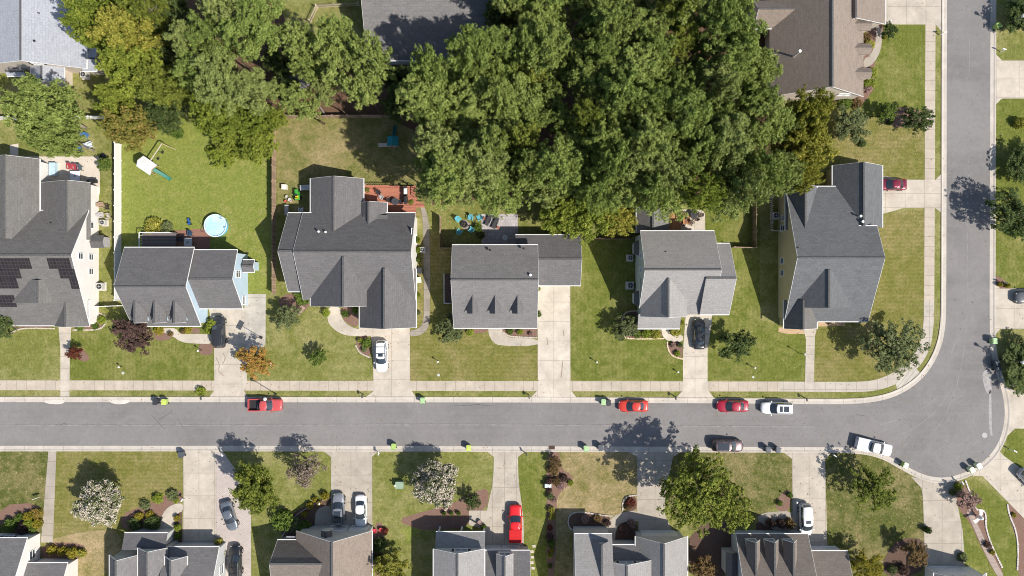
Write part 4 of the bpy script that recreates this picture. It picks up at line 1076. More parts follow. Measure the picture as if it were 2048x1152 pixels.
# shrubs
def bush_mesh(seed, n=30, pr=.26, npp=34, ls=.095, flat=.75, spiky=False):
    rg = np.random.default_rng(seed); P = []
    for i in range(n):
        t = 2.4*i; q = math.sqrt(i/n)*.74; P.append([q*math.cos(t)+rg.uniform(-.2,.2), q*math.sin(t)+rg.uniform(-.2,.2), .25+.62*math.sqrt(max(0,1-q*q))*rg.uniform(.75,1.1)])
        P.append([q*math.cos(t+.5), q*math.sin(t+.5), .25])
    return leaves("shrub", P, [pr]*len(P), npp, ls, seed, .4, flat, .1, .55)
BUSH = [bush_mesh(80+i) for i in range(3)] + [bush_mesh(90, 34, .24, 40, .07)]
def bush(px, py, r, h, mat, label, group=None, k=None, cat="shrub"):
    CNT['b'] = CNT.get('b', 0)+1
    o = bpy.data.objects.new("shrub", BUSH[CNT['b'] % 3 if k is None else k]); COL.objects.link(o)
    if not o.data.materials: o.data.materials.append(HEDGE_L)
    o.material_slots[0].link = 'OBJECT'; o.material_slots[0].material = mat
    p = G(px, py, h*.5); o.location = (p.x, p.y, 0); s_ = r/S; o.scale = (s_, s_, h); o.rotation_euler = (0, 0, rnd.uniform(0, 6.28))
    return tag(o, label, cat, group)
# ---------------------------------------------------------------- vehicles (local +X is the front)
def loft(m, rings, mi=0, close=True):
    n = len(rings[0]); vs = [v for r in rings for v in r]
    fs = [(i*n+j, i*n+j+1, (i+1)*n+j+1, (i+1)*n+j) for i in range(len(rings)-1) for j in range(n-1)]
    fs += [tuple(range(n)), tuple((len(rings)-1)*n+j for j in range(n-1, -1, -1))]
    fs += [((i)*n+n-1, i*n, (i+1)*n, (i+1)*n+n-1) for i in range(len(rings)-1)]
    return m.add(vs, fs, mi)
def ring(x, w_, zl, zt, cr=.03):
    return [(x,-w_*.80,zl),(x,-w_*.97,zl+.10),(x,-w_,(zl+zt)*.5),(x,-w_*.965,zt-.14),(x,-w_*.86,zt-.03),(x,-w_*.5,zt+cr*.7),(x,0,zt+cr),
            (x,w_*.5,zt+cr*.7),(x,w_*.86,zt-.03),(x,w_*.965,zt-.14),(x,w_,(zl+zt)*.5),(x,w_*.97,zl+.10),(x,w_*.80,zl)]
def quad_on(m, a, b, c, d, off, inset, mi=0):
    a, b, c, d = map(Vector, (a, b, c, d)); n = (b-a).cross(d-a).normalized(); ce = (a+b+c+d)/4
    f = lambda p: p.lerp(ce, inset)
    q = [f(a)+n*off, f(b)+n*off, f(c)+n*off, f(d)+n*off]; q2 = [p-n*(off+.03) for p in q]
    m.add(q+q2, [(0,1,2,3),(7,6,5,4),(0,4,5,1),(1,5,6,2),(2,6,7,3),(3,7,4,0)], mi)
def wheel(root, x, y, r=.34, wd=.22):
    m = MB(); s_ = 1 if y > 0 else -1
    m.tube((x,y-wd/2,r),(x,y+wd/2,r), r, r, 18); t = m.build("wheel", RUBBER, root, smooth=False)
    q = MB(); q.tube((x,y+s_*wd*.35,r),(x,y+s_*(wd*.5+.015),r), r*.64, r*.6, 12); q.build("rim", CHROME, t)
def vehicle(kind, col, px, py, ang, label, cat, L=4.6, W=1.82, z=.03, bed=None, roofglass=None, rails=False, group=None, metal=0.0):
    """ang: heading in degrees, measured as seen in the photograph (0 = right, 90 = up)"""
    root = empty(cat.replace(" ", "_"), G(px, py, 0.7), R(ang), label=label, cat=cat, group=group); root.location.z = z
    P = paint("paint_%s" % label[:24].replace(" ", "_"), col, metal); h = L/2; w_ = W/2
    suv = kind in ('suv', 'van'); pk = kind == 'pickup'
    zt = {'sedan': .92, 'suv': 1.08, 'van': 1.06, 'pickup': 1.10}[kind]; zh = zt + {'sedan': .50, 'suv': .62, 'van': .70, 'pickup': .68}[kind]; zl = .22 if kind == 'sedan' else .30
    fr = {'sedan': (.24, .02), 'suv': (.24, .04), 'van': (.32, .12), 'pickup': (.25, .08)}[kind]     # base / top of windscreen as fraction of L ahead of middle
    rr = {'sedan': (-.36, -.19), 'suv': (-.485, -.41), 'van': (-.485, -.44), 'pickup': (-.13, -.10)}[kind]
    cb = -.14*L if pk else None
    st = [(-h,.66,zl+.14,zt-.24),(-h+.07,.84,zl+.05,zt-.10),(-h+.22,.94,zl,zt-.02),(-h+.5,.985,zl,zt),(-.2*L,1,zl,zt+.01),(0,1,zl,zt+.01),(fr[0]*L,.995,zl,zt),(.36*L,.97,zl,zt-.05),(h-.38,.90,zl,zt-.11),(h-.16,.78,zl+.04,zt-.20),(h-.05,.62,zl+.08,zt-.28),(h,.42,zl+.14,zt-.36)]
    if pk: st = [(cb,1,zl,zt)] + [s_ for s_ in st if s_[0] > cb+.1]
    if kind == 'pickup': st[-4:] = [(h-.38,.96,zl,zt-.07),(h-.16,.92,zl+.03,zt-.10),(h-.05,.82,zl+.06,zt-.16),(h,.66,zl+.1,zt-.26)]
    m = MB(); loft(m, [ring(x, a*w_, b, c, .035) for x, a, b, c in st])
    # greenhouse
    xb0, xb1, xf1, xf0 = rr[0]*L, rr[1]*L, fr[1]*L, fr[0]*L; wb = w_*.87; wt = w_*(.70 if kind == 'sedan' else .76)
    mid = (xb1+xf1)/2; bw = .16 if not pk else .08; sl = lambda k: zt-.05
    # base and roof outlines, bowed at both ends (front right, round to rear right)
    base = [(xf0-.10,-wb),(xf0+bw*.7,-wb*.5),(xf0+bw,0),(xf0+bw*.7,wb*.5),(xf0-.10,wb),(mid,w_*.90),(xb0+.08,wb*.94),(xb0-bw*.35,wb*.45),(xb0-bw*.5,0),(xb0-bw*.35,-wb*.45),(xb0+.08,-wb*.94),(mid,-w_*.90)]
    top = [(xf1-.07,-wt*.95),(xf1+bw*.5,-wt*.5),(xf1+bw*.7,0),(xf1+bw*.5,wt*.5),(xf1-.07,wt*.95),(mid,wt*1.03),(xb1+.06,wt*.93),(xb1-bw*.3,wt*.45),(xb1-bw*.4,0),(xb1-bw*.3,-wt*.45),(xb1+.06,-wt*.93),(mid,-wt*1.03)]
    gm = MB(); n_ = 12; zc_ = [zh-.045,zh-.01,zh,zh-.01,zh-.045,zh-.015,zh-.05,zh-.015,zh,zh-.015,zh-.05,zh-.015]
    vs = [(x,y,zt-.05) for x,y in base] + [(x,y,z_) for (x,y),z_ in zip(top,zc_)] + [(mid+(x-mid)*.6,y*.6,zh+.03) for x,y in top] + [(mid,0,zh+.045)]
    gm.add(vs, [(i,(i+1)%n_,n_+(i+1)%n_,n_+i) for i in range(n_)] + [(n_+i,n_+(i+1)%n_,2*n_+(i+1)%n_,2*n_+i) for i in range(n_)] + [(2*n_+i,2*n_+(i+1)%n_,3*n_) for i in range(n_)])
    body = m.build("body", P, root, smooth=False)
    body.data.polygons.foreach_set("use_smooth", [True]*len(body.data.polygons))
    sub = body.modifiers.new("round", 'SUBSURF'); sub.levels = 1; sub.render_levels = 1
    cabin = gm.build("cabin", P, root)
    bev = cabin.modifiers.new("soft", 'BEVEL'); bev.width = .05; bev.segments = 2; bev.limit_method = 'ANGLE'; bev.angle_limit = R(20)
    def pane(name, ids, lo, hi, ins=.0, off=.012):
        g = MB(); A = []; 
        for i in ids: A.append((Vector((*base[i],zt-.05)), Vector((*top[i],zc_[i]))))
        lo_ = [a_.lerp(b_, lo) for a_, b_ in A]; hi_ = [a_.lerp(b_, hi) for a_, b_ in A]
        if ins:
            for R_ in (lo_, hi_):
                c_ = (R_[0]+R_[-1])/2; R_[0] = R_[0].lerp(c_, ins); R_[-1] = R_[-1].lerp(c_, ins)
        for k_ in range(len(ids)-1):
            q = [lo_[k_], lo_[k_+1], hi_[k_+1], hi_[k_]]; nn = (q[1]-q[0]).cross(q[3]-q[0]).normalized()*off
            g.add([p+nn for p in q], [(0,1,2,3)])
        o_ = g.build(name, GLASS, root); sm = o_.modifiers.new("thick", 'SOLIDIFY'); sm.thickness = .02; sm.offset = -1
    pane("windscreen", (0,1,2,3,4), .14, .93, .05, .02)
    pane("rear_window", (6,7,8,9,10), .22, .88, .12, .02)
    pane("side_window", (4,5), .16, .86, .07, .016); pane("side_window", (5,6), .16, .86, .09, .016)
    pane("side_window", (10,11), .16, .86, .09, .016); pane("side_window", (11,0), .16, .86, .07, .016)
    for s_ in (-1, 1):
        g = MB(); g.box((xf0-.18, s_*(w_+.09), zt+.03), (.14,.20,.13)); g.build("side_mirror", P if col[0] > .3 else BLACK, root)
        g = MB(); g.box((h-.19, s_*w_*.60, zt-.27), (.16,.24,.10), rz=-s_*.55); g.build("headlight", LAMPW, root)
        g = MB(); g.box((-h+.10 if not pk else -h+.02, s_*w_*.72, zt-.22), (.10,.18,.14)); g.build("taillight", LAMPR, root)
        for x in (-.30*L, .31*L): wheel(root, x, s_*(w_-.10), .33 if kind == 'sedan' else .37)
        if rails:
            g = MB(); g.beam((xb1+.15, s_*wt*.92, zh+.07),(xf1-.1, s_*wt*.92, zh+.07), .05, .05); g.build("roof_rail", CHROME if col[0] > .3 else DARKM, root)
    g = MB(); g.box((h-.10,0,zl+.22),(.14,W*.55,.10)); g.build("grille", BLACK, root)
    if roofglass == 'full': g = MB(); g.box((mid,0,zh+.035),((xf1-xb1)*.80,wt*1.5,.03)); g.build("glass_roof", GLASS, root)
    if roofglass == 'sun':
        for q, s_ in ((.28,.20),(-.08,.36)):
            g = MB(); g.box((mid+(xf1-xb1)*q,0,zh+.035),((xf1-xb1)*s_,wt*1.15,.03)); g.build("sunroof", GLASS, root)
    if roofglass == 'small': g = MB(); g.box((mid+(xf1-xb1)*.3,0,zh+.03),(.5,wt*1.0,.03)); g.build("sunroof", GLASS, root)
    if rails == 'bars':
        for q in (-.25, .2): g = MB(); g.beam((mid+(xf1-xb1)*q,-wt*.92,zh+.12),(mid+(xf1-xb1)*q,wt*.92,zh+.12), .06, .04); g.build("cross_bar", DARKM, root)
    if pk:
        bl = (-h+.02, cb-.02); m = MB(); ln = bl[1]-bl[0]; c = (bl[0]+bl[1])/2
        for s_ in (-1, 1): m.box((c, s_*(w_-.08), .78), (ln, .16, .72))
        m.box((bl[0]+.05,0,.78),(.10,W-.32,.70)); m.box((c,0,.52),(ln,W-.32,.10)); m.box((bl[0]-.04,0,.45),(.14,W*.92,.16), mi=1)
        b_ = m.build("cargo_bed", [P, CHROME], root); bv = b_.modifiers.new("soft", 'BEVEL'); bv.width = .03; bv.segments = 2
        if bed == 'open':
            g = MB(); g.box((c,0,.60),(ln-.12,W-.36,.03)); g.build("bed_liner", BLACK, root)
            g = MB(); g.box((bl[1]-.35,.0,.75),(.3,W-.5,.25)); g.build("tool_box", DARKM, root)
        else:
            g = MB(); g.box((c,0,1.16),(ln-.06,W-.14,.06)); g.build("bed_cover", bed, root)
    return root
RED = (.55,.022,.018)
vehicle('pickup', (.50,.075,.075), 531, 809.5, 0, "red pickup truck with open black bed parked on the road by a street lamp", "pickup truck", 5.2, 1.9, bed='open')
vehicle('suv', (.028,.028,.030), 438, 663, 92, "black estate car with chrome roof rails on the blue house's driveway", "car", 5.0, 1.95, rails=True)
vehicle('suv', (.74,.73,.72), 763.5, 712, -90, "white four wheel drive with roof bars on the driveway by a planted bed", "car", 4.9, 1.9, rails='bars', roofglass='small')
vehicle('sedan', (.016,.017,.02), 1398, 668, 90, "black sedan parked on the pale driveway beside the front porch", "car", 4.7, 1.84)
vehicle('sedan', (.56,.045,.028), 1266.5, 812, 180, "bright red sedan parked on the road between two driveways", "car", 4.55, 1.8)
vehicle('sedan', (.33,.010,.030), 1465, 812, 180, "dark crimson sedan parked on the road behind the white car", "car", 4.85, 1.84)
vehicle('suv', (.76,.76,.75), 1553.5, 816, 179, "white crossover with black sunroof parked on the road near the bend", "car", 4.9, 1.9, roofglass='sun', rails=True)
vehicle('suv', (.15,.105,.105), 1455, 891, -1, "brown grey car with glass roof parked at the lower kerb", "car", 4.8, 1.88, roofglass='full', metal=.5)
vehicle('pickup', (.74,.74,.74), 1747, 893.5, -13, "white pickup truck with silver bed cover parked askew at the lower kerb", "pickup truck", 5.5, 1.95, bed=plain("silver_cover", (.50,.50,.51), .4, .4))
vehicle('sedan', (.24,.26,.285), 459, 1032, -74, "silver hatchback parked at an angle on the cobbled side drive", "car", 4.6, 1.8, metal=.6)
vehicle('suv', (.014,.014,.015), 471.5, 1123, 91, "black car at the bottom edge on the cobbled side drive", "car", 5.0, 1.9, rails='bars')
vehicle('suv', (.28,.29,.31), 677.5, 1018, 91, "grey car with full black glass roof on the double driveway", "car", 4.9, 1.88, roofglass='full', rails=True, metal=.4)
vehicle('sedan', (.74,.74,.73), 721.5, 1022, -90, "white sedan parked on the right half of the double driveway", "car", 4.9, 1.84)
vehicle('pickup', (.62,.012,.014), 1031, 1047, 90, "bright red pickup truck with red bed cover on the narrow driveway", "pickup truck", 5.7, 1.98, bed=plain("red_cover", (.50,.012,.014), .35, .4))
vehicle('van', (.60,.61,.62), 1611, 1039, -88, "silver white minivan parked facing down the picture by the brown roofed house", "minivan", 4.9, 1.9, roofglass='small')
vehicle('sedan', (.20,.015,.035), 1784, 369, 180, "maroon sedan nosed in under the garage eaves of the corner house", "car", 4.5, 1.8, metal=.3)
vehicle('suv', (.10,.105,.11), 2060, 595, 180, "dark grey car just showing at the right edge on the middle driveway", "car", 4.7, 1.85)
vehicle('suv', (.55,.55,.56), 2062, 962, -45, "pale grey car just showing at the right edge on the diagonal driveway", "car", 4.7, 1.85)

# ---------------------------------------------------------------- bins
def bin_(px, py, rz, lid, body, label):
    root = empty("wheelie_bin", G(px, py, .95), R(rz), label=label, cat="wheelie bin", group="wheelie bins put out along the kerb"); root.location.z = .03
    m = MB(); a, b = .27, .33; c, d = .33, .40
    m.add([(-a,-b,.08),(a,-b,.08),(a,b,.08),(-a,b,.08),(-c,-d,1.02),(c,-d,1.02),(c,d,1.02),(-c,d,1.02)], [(3,2,1,0),(4,5,6,7),(0,1,5,4),(1,2,6,5),(2,3,7,6),(3,0,4,7)])
    m.build("bin_body", body, root)
    m = MB(); m.prism([(-c-.03,-d-.03),(c+.03,-d-.03),(c+.03,d-.05),(c*.6,d+.05),(-c*.6,d+.05),(-c-.03,d-.05)], 1.022, 1.07); m.prism([(-c+.06,-d+.08),(c-.06,-d+.08),(c-.06,d-.12),(-c+.06,d-.12)], 1.071, 1.11); m.build("lid", lid, root)
    for s_ in (-1, 1): m = MB(); m.tube((s_*.30,-.30,.13),(s_*.36,-.30,.13), .13, .13, 12); m.build("wheel", RUBBER, root)
    m = MB(); m.tube((-.27,-.47,1.0),(.27,-.47,1.0), .02, .02, 6); m.build("handle", BLACK, root)
LIMEP = plain("lime_plastic", (.34,.48,.13), .5, .3, 0, .08); LIMEG = plain("green_plastic", (.34,.50,.25), .5, .3, 0, .08); YLIME = plain("yellow_lime_plastic", (.46,.54,.12), .5, .3, 0, .08)
GRB = plain("blue_grey_plastic", (.075,.085,.10), .5, .3, 0, .1); WHG = plain("pale_green_plastic", (.58,.66,.45), .5, .3, 0, .06); DKB = plain("charcoal_plastic", (.04,.042,.048), .5, .3)
for x, y, rz, l, b, t in [
    (845,801,2,LIMEG,LIMEG,"pale green wheelie bin standing alone at the upper kerb beside the white car's driveway"),
    (328,804,0,YLIME,LIMEP,"yellow green wheelie bin next to a charcoal one at the upper kerb"),
    (310.5,803.5,0,DKB,DKB,"charcoal wheelie bin left of the yellow green bin at the upper kerb"),
    (362,909,4,GRB,GRB,"dark grey wheelie bin at the corner of the lower left driveway"),
    (787,893,-3,LIMEP,LIMEP,"bright green wheelie bin at the lower kerb near the double driveway"),
    (937,896,0,YLIME,LIMEP,"yellow green wheelie bin at the lower kerb right of the blossoming tree"),
    (1172,897,3,LIMEG,LIMEG,"green wheelie bin at the lower kerb beside a dark one"),
    (1201,895,5,GRB,GRB,"dark grey wheelie bin right of the green one at the lower kerb"),
    (1207,804,-3,LIMEG,LIMEG,"green wheelie bin at the upper kerb left of the bright red sedan"),
    (1217,805,4,DKB,DKB,"charcoal wheelie bin touching the green one by the bright red sedan"),
    (1536,899,8,GRB,GRB,"blue grey wheelie bin at the lower kerb, nearer the brown grey car"),
    (1556,899.5,-8,GRB,GRB,"blue grey wheelie bin at the lower kerb, nearer the minivan's driveway"),
    (1811,931,-25,WHG,LIMEP,"pale lime wheelie bin at the turning area in front of the white pickup"),
    (1944,940,30,WHG,WHG,"pale green wheelie bin of the pair at the turning area's bottom kerb"),
    (1958,932,32,plain("white_plastic",(.7,.72,.7),.5,.3,0,.05),WHG,"white lidded wheelie bin of the pair at the turning area's bottom kerb"),
    (1989,682,3,LIMEG,LIMEG,"green wheelie bin at the right kerb above the street lamp's shadow"),
    (1994.5,727,12,GRB,GRB,"upper blue grey wheelie bin of the pair at the right kerb"),
    (1996.5,736,18,GRB,GRB,"lower blue grey wheelie bin of the pair at the right kerb"),
    (1997,51,30,LIMEP,LIMEP,"bright green wheelie bin at the right kerb near the top edge"),
    (839,541,0,DKB,DKB,"charcoal wheelie bin against the side wall of the wide charcoal house"),
    (838,560,10,WHG,DKB,"wheelie bin with pale lid against the side wall of the wide charcoal house"),
]: bin_(x, y, rz, l, b, t)

# ---------------------------------------------------------------- letterboxes
def mailbox(px, py, rz, col, label):
    root = empty("mailbox", G(px, py, .6), R(rz), label=label, cat="mailbox", group="mailboxes beside the driveways"); root.location.z = 0
    m = MB(); m.box((0,0,.55),(.10,.10,1.1)); m.box((.14,0,.92),(.42,.07,.07)); m.build("post", BLACK if col is not WHITE else WHITE, root)
    m = MB(); pr = [(-.09,1.0),(.09,1.0),(.09,1.14),(.06,1.2),(0,1.225),(-.06,1.2),(-.09,1.14)]
    m.add([(-.12,y,z) for y, z in pr]+[(.42,y,z) for y, z in pr], [tuple(range(7)), tuple(range(13,6,-1))]+[(i,(i+1)%7,7+(i+1)%7,7+i) for i in range(7)]); m.build("box", col, root, recalc=True)
    m = MB(); m.box((.2,-.11,1.16),(.05,.02,.16)); m.build("flag", LAMPR, root)
for x, y, rz, c, t in [
    (404,793,-80,DARKM,"dark mailbox in a small flower clump by the blue house's driveway"),
    (725,790,-80,DARKM,"dark mailbox on the verge left of the white car's driveway"),
    (1058,791,-85,DARKM,"dark mailbox on the verge left of the long pale driveway"),
    (1350,793,-85,DARKM,"dark mailbox on the verge left of the black sedan's driveway"),
    (1611,796,-85,DARKM,"dark mailbox on the verge opposite the corner house's front path"),
    (447,910,110,WHITE,"white mailbox at the mouth of the cobbled side drive"),
    (758,907,90,WHITE,"white mailbox right of the double driveway's mouth"),
    (1053,908,110,DARKM,"mailbox right of the narrow driveway with the red pickup"),
    (1669,911,150,WHITE,"mailbox right of the minivan's driveway"),
    (1884,67,5,WHITE,"white mailbox on the verge below the top right driveway"),
    (2006,101,160,WHITE,"white mailbox on the lawn edge at the right kerb near the top"),
    (2008,566,170,DARKM,"dark mailbox beside two yellow bushes at the right kerb"),
    (2022,771,20,WHITE,"white mailbox at the right lawn corner below the bin pair"),
    (2024,900,-30,WHITE,"white mailbox on the right lawn above the diagonal driveway"),
    (1922,966,120,WHITE,"mailbox at the top of the stepped garden path"),
    (366,1000,60,WHITE,"white mailbox shaped post in the bed beside the concrete driveway"),
]: mailbox(x, y, rz, c, t)

# ---------------------------------------------------------------- street lamps
def lamp(px, py, label, az):
    root = empty("street_lamp", G(px, py, 0), az, label=label, cat="street lamp", group="street lamps"); hh = 4.75
    m = MB(); m.tube((0,0,0),(0,0,.5), .13, .11, 12); m.tube((0,0,.5),(0,0,hh-.35), .065, .045, 10); m.tube((-.35,0,hh-.75),(.35,0,hh-.75), .02, .02, 6); m.build("pole", DARKM, root)
    m = MB(); m.lathe([(.05,hh-.42),(.16,hh-.36),(.21,hh-.15),(.24,hh+.0),(.2,hh+.05)], n=14); m.build("lantern", plain("frosted_glass", (.6,.6,.56), .3, .5), root)
    m = MB(); m.lathe([(.25,hh+.05),(.27,hh+.08),(.24,hh+.16),(.12,hh+.24),(.0,hh+.28)], n=16); m.build("lamp_cap", plain("lamp_cap_grey", (.62,.62,.60), .4, .4), root)
lamp(552.5, 788, "street lamp on the upper verge leaning over the red pickup truck", .3)
lamp(2000, 718, "street lamp at the right kerb between the bins and the dark tree", .1)
lamp(2001, 56, "street lamp at the right kerb near the top edge", .1)
def yardlamp(px, py, hh, label):
    root = empty("garden_lamp", G(px, py, 0), label=label, cat="garden lamp")
    m = MB(); m.tube((0,0,0),(0,0,hh), .05, .04, 8); m.build("pole", DARKM, root)
    m = MB(); m.lathe([(.05,hh),(.13,hh+.08),(.15,hh+.28),(.03,hh+.38)], n=8); m.build("lantern", WHITE, root)
for x, y, hh, t in [(1598,706,1.9,"short lamp post on the lawn left of the corner house's front path"),(877,722,.9,"low garden post on the striped lawn beside the brick path"),
    (1192,723,.9,"low white topped post on the lawn right of the long driveway"),(1505,734,.9,"low post on the lawn below the dark green small tree"),
    (1582,996,2.0,"garden lamp post in the mulch strip beside the minivan's driveway"),(244,733,.7,"low white post on the lawn in front of the blue house"),
    (1354,743,.5,"tiny white post near the bottom of the lawn by the black sedan's drive"),(1764,53,2.2,"lamp post at the corner of the top right driveway bed"),
    (792,967,.9,"white post beside the green utility box on the lower lawn"),(404,700,1.2,"white capped post in the mulch bed left of the black car's driveway"),
    (645,1000,1.6,"white post lamp among the yellow shrubs by the double driveway")]: yardlamp(x, y, hh, t)

# ---------------------------------------------------------------- services
def acunit(px, py, s, label, col=None, z=0.0):
    root = empty("air_conditioner", G(px, py, z), label=label, cat="air conditioner", group="air conditioners beside the houses")
    m = MB(); m.box((0,0,.05),(s+.3,s+.3,.1)); m.build("base_slab", plain("slab", (.5,.46,.4), .9, .1), root)
    m = MB(); m.box((0,0,.5),(s,s,.8)); m.build("casing", col or plain("ac_casing", (.48,.47,.43), .5, .3), root)
    m = MB(); m.lathe([(s*.40,.905),(s*.40,.93),(s*.36,.93),(s*.30,.912)], n=18); m.build("fan_grille", BLACK, root)
    m = MB(); m.tube((0,0,.91),(0,0,.96), s*.13, s*.12, 10); m.build("fan_hub", GREYM, root)
    for k in range(4): m = MB(); m.box((math.cos(k*1.571)*s*.22,math.sin(k*1.571)*s*.22,.925),(s*.3,.04,.02), rz=k*1.571); m.build("fan_blade", GREYM, root)
acunit(205, 573, 1.0, "large beige air conditioner at the foot of the white gable wall")
acunit(211, 446, .75, "smaller air conditioner beside the chairs at the white gable wall", z=0)
acunit(1259, 516, .8, "upper air conditioner in the shade of the sage grey wall")
acunit(1259, 571, .95, "lower pale air conditioner by the sage grey wall")
acunit(1548, 432, .9, "grey air conditioner in the shade of the buff yellow wall")
acunit(173, 152, .9, "round fanned air conditioner below the pale blue grey roof")
acunit(846, 500, .7, "small air conditioner in the strip beside the wide charcoal house")
m = MB(); p = G(799, 970, .7); m.box((0,0,.42),(1.1,.95,.84)); m.prism([(-.6,-.53),(.6,-.53),(.6,.53),(-.6,.53)], .842, .90); m.build("utility_box", plain("utility_green", (.26,.34,.25), .5, .3), loc=(p.x,p.y,0), label="pale green utility cabinet on the lawn left of the blossoming tree", cat="utility box")
m = MB(); p = G(1096, 971, .6); m.box((0,0,.4),(.9,.45,.8)); m.prism([(-.5,-.28),(.5,-.28),(.5,.28),(-.5,.28)], .802, .86); m.build("utility_box", plain("utility_pale", (.55,.62,.58), .5, .3), loc=(p.x,p.y,0), label="white grey utility cabinet in the long planted border", cat="utility box")
m = MB(); m.lathe([(.42,.0),(.42,.012),(.36,.014),(.34,.010),(.0,.010)], n=24); m.build("manhole_cover", plain("iron_cover", (.33,.32,.31), .7, .4, .2, .2, 8), loc=(wx(1969),wy(870.5),.018), label="round manhole cover in the turning area of the road", cat="manhole cover")
for x, y, t in ((877,750,"small round cover in the striped lawn near the pavement"),(246,746,"small round cover in the lawn in front of the blue house"),(1506,754,"small square cover in the lawn near the pavement right of the black sedan")):
    m = MB(); m.lathe([(.22,0),(.22,.05),(.0,.06)], n=14 if x != 1506 else 4); m.build("meter_cover", plain("meter_lid", (.45,.47,.42), .6, .3), loc=(wx(x),wy(y),0), label=t, cat="cover")
root = empty("storm_drain", (wx(1103.5), wy(895),.03), label="rusty storm drain grate in the lower kerb", cat="drain")
m = MB(); m.box((0,0,.0),(.95,.55,.06)); m.build("drain_box", plain("rust", (.12,.065,.045), .9, .1), root)
for k in range(7): m = MB(); m.box((-.39+k*.13,0,.045),(.04,.5,.03)); m.build("grate_bar", DARKM, root)
m = MB(); p = G(207, 312, 0); m.lathe([(.42,0),(.42,.25),(.36,.25),(.34,.05),(.0,.05)], n=18); m.build("fire_pit_ring", DARKM, loc=(p.x,p.y,0), label="dark metal fire ring on the grass beside the white fence", cat="fire pit")

# ---------------------------------------------------------------- fences
FW = boards("fence_wood", (.33,.235,.165), .15, 0, .3); FW2 = boards("fence_wood_side", (.33,.235,.165), .15, 1, .3); VIN = plain("vinyl_white", (.74,.72,.70), .45, .35, 0, .05)
FD = boards("fence_dark_wood", (.16,.10,.075), .15, 0, .3)
def fence(pts, hh, mat, label, post=.12, step=2.4, thick=.045, rail=True, name="wooden_fence", cap=None, open_=False):
    P = [Vector((wx(a), wy(b), 0)) for a, b in pts]; root = empty(name, P[0], label=label, cat="fence")
    for a, b in zip(P, P[1:]):
        d = b-a; L = d.length; n = max(1, round(L/step)); ang = math.atan2(d.y, d.x); u = d/L
        m = MB(); c = (a+b)/2
        if open_:
            k = int(L/.30)
            for i in range(k): q = a+u*(i+.5)*L/k; m.box((q.x,q.y,hh/2),(.10,.03,hh), ang)
        else: m.box((c.x,c.y,hh/2+.03),(L-.02,thick,hh-.1), ang)
        m.build("board_panel", mat, root, P[0])
        if rail:
            m = MB(); sd = Vector((-u.y,u.x,0))*(.05)
            for z in (.35, hh-.25): m.box((c.x+sd.x,c.y+sd.y,z),(L-.1,.04,.09), ang)
            m.build("rail", mat, root, P[0])
        if cap: m = MB(); m.box((c.x,c.y,hh+.01),(L,cap,.05), ang); m.build("top_rail", mat, root, P[0])
        for i in range(n+1):
            if i == 0 and a is not P[0]: continue
            q = a+u*L*i/n; m = MB(); m.box((q.x,q.y,hh/2+.04),(post,post,hh+.08), ang); m.box((q.x,q.y,hh+.10),(post+.05,post+.05,.04), ang); m.build("post", mat, root, P[0])
fence([(243,290),(243,600)], 1.85, VIN, "tall white vinyl fence between the solar panel house and the lime lawn", .14, 2.4, .06, False, "vinyl_fence", .09)
fence([(-30,240),(222,238)], 1.8, VIN, "white vinyl fence along the back behind the big round tree", .14, 2.4, .06, False, "vinyl_fence", .09)
fence([(197,613),(246,611)], 1.3, VIN, "low white fence between the white gable wall and the blue house", .12, 2.0, .05, False, "vinyl_fence", .09)
fence([(552,240),(552,588)], 1.85, FW2, "long wooden fence between the lime lawn and the wide charcoal house")
fence([(552,237),(700,236),(850,236)], 1.85, FW, "wooden fence along the back of the dry lawn under the pines")
fence([(882,434),(882,497),(906,497)], 1.8, FW2, "short wooden fence beside the brick path and the stone patio lawn")
fence([(1163,478),(1262,478)], 1.8, FD, "dark wooden fence between the garage wing and the sunroom")
fence([(1505,400),(1505,496),(1462,495)], 1.8, FW2, "wooden fence right of the light grey roofed house's back lawn")
fence([(1540,380),(1540,462),(1556,462)], 1.2, VIN, "white pipe fence around the air conditioner of the corner house", .06, 1.3, .03, False, "side_fence", None, True)
fence([(720,12),(672,14),(636,16),(622,46)], 1.3, boards("picket_wood", (.55,.46,.33), .2, 0, .2), "pale picket fence zigzagging behind the top pines", .1, 2.0, .04, True, "picket_fence", None, True)
fence([(195,100),(232,104)], 1.8, FD, "dark slatted fence beside the pale blue grey roofed house")
# ---------------------------------------------------------------- kerbed bed edging
def edging(pts, label, wd=.22, hh=.12, mat=STONE, it=2):
    P = smoothpoly(gp(pts), False, it); root_o = (P[0][0], P[0][1], 0); m = MB(); d = 0
    for a, b in zip(P, P[1:]):
        v = Vector((b[0]-a[0], b[1]-a[1], 0)); L = v.length; k = max(1, int(L/.32)); ang = math.atan2(v.y, v.x)
        for i in range(k):
            t = (i+.5)/k; m.box((a[0]+v.x*t, a[1]+v.y*t, hh/2), (L/k*.9, wd*rnd.uniform(.8,1.15), hh*rnd.uniform(.8,1.2)), ang+rnd.uniform(-.1,.1))
    m.build("stone_edging", mat, origin=root_o, label=label, cat="edging")
edging([(20,668),(34,660),(50,656),(110,657)], "pale curved kerb stones in front of the far left house")
edging([(146,660),(196,660),(209,652),(214,640),(210,630),(198,626)], "pale rounded edging around the bed at the white gable wall's foot")
edging([(1280,622),(1255,622),(1245,632),(1242,655),(1246,672),(1256,678),(1328,677)], "sandy stone edging around the bed by the porch of the light grey house", mat=plain("sandy_stone",(.60,.47,.33),.9,.1,0,.2,4))
edging([(1334,683),(1336,700),(1345,713),(1366,718)], "sandy stone edging of the small bed beside the black sedan's drive", mat=plain("sandy_stone",(.60,.47,.33),.9,.1,0,.2,4))
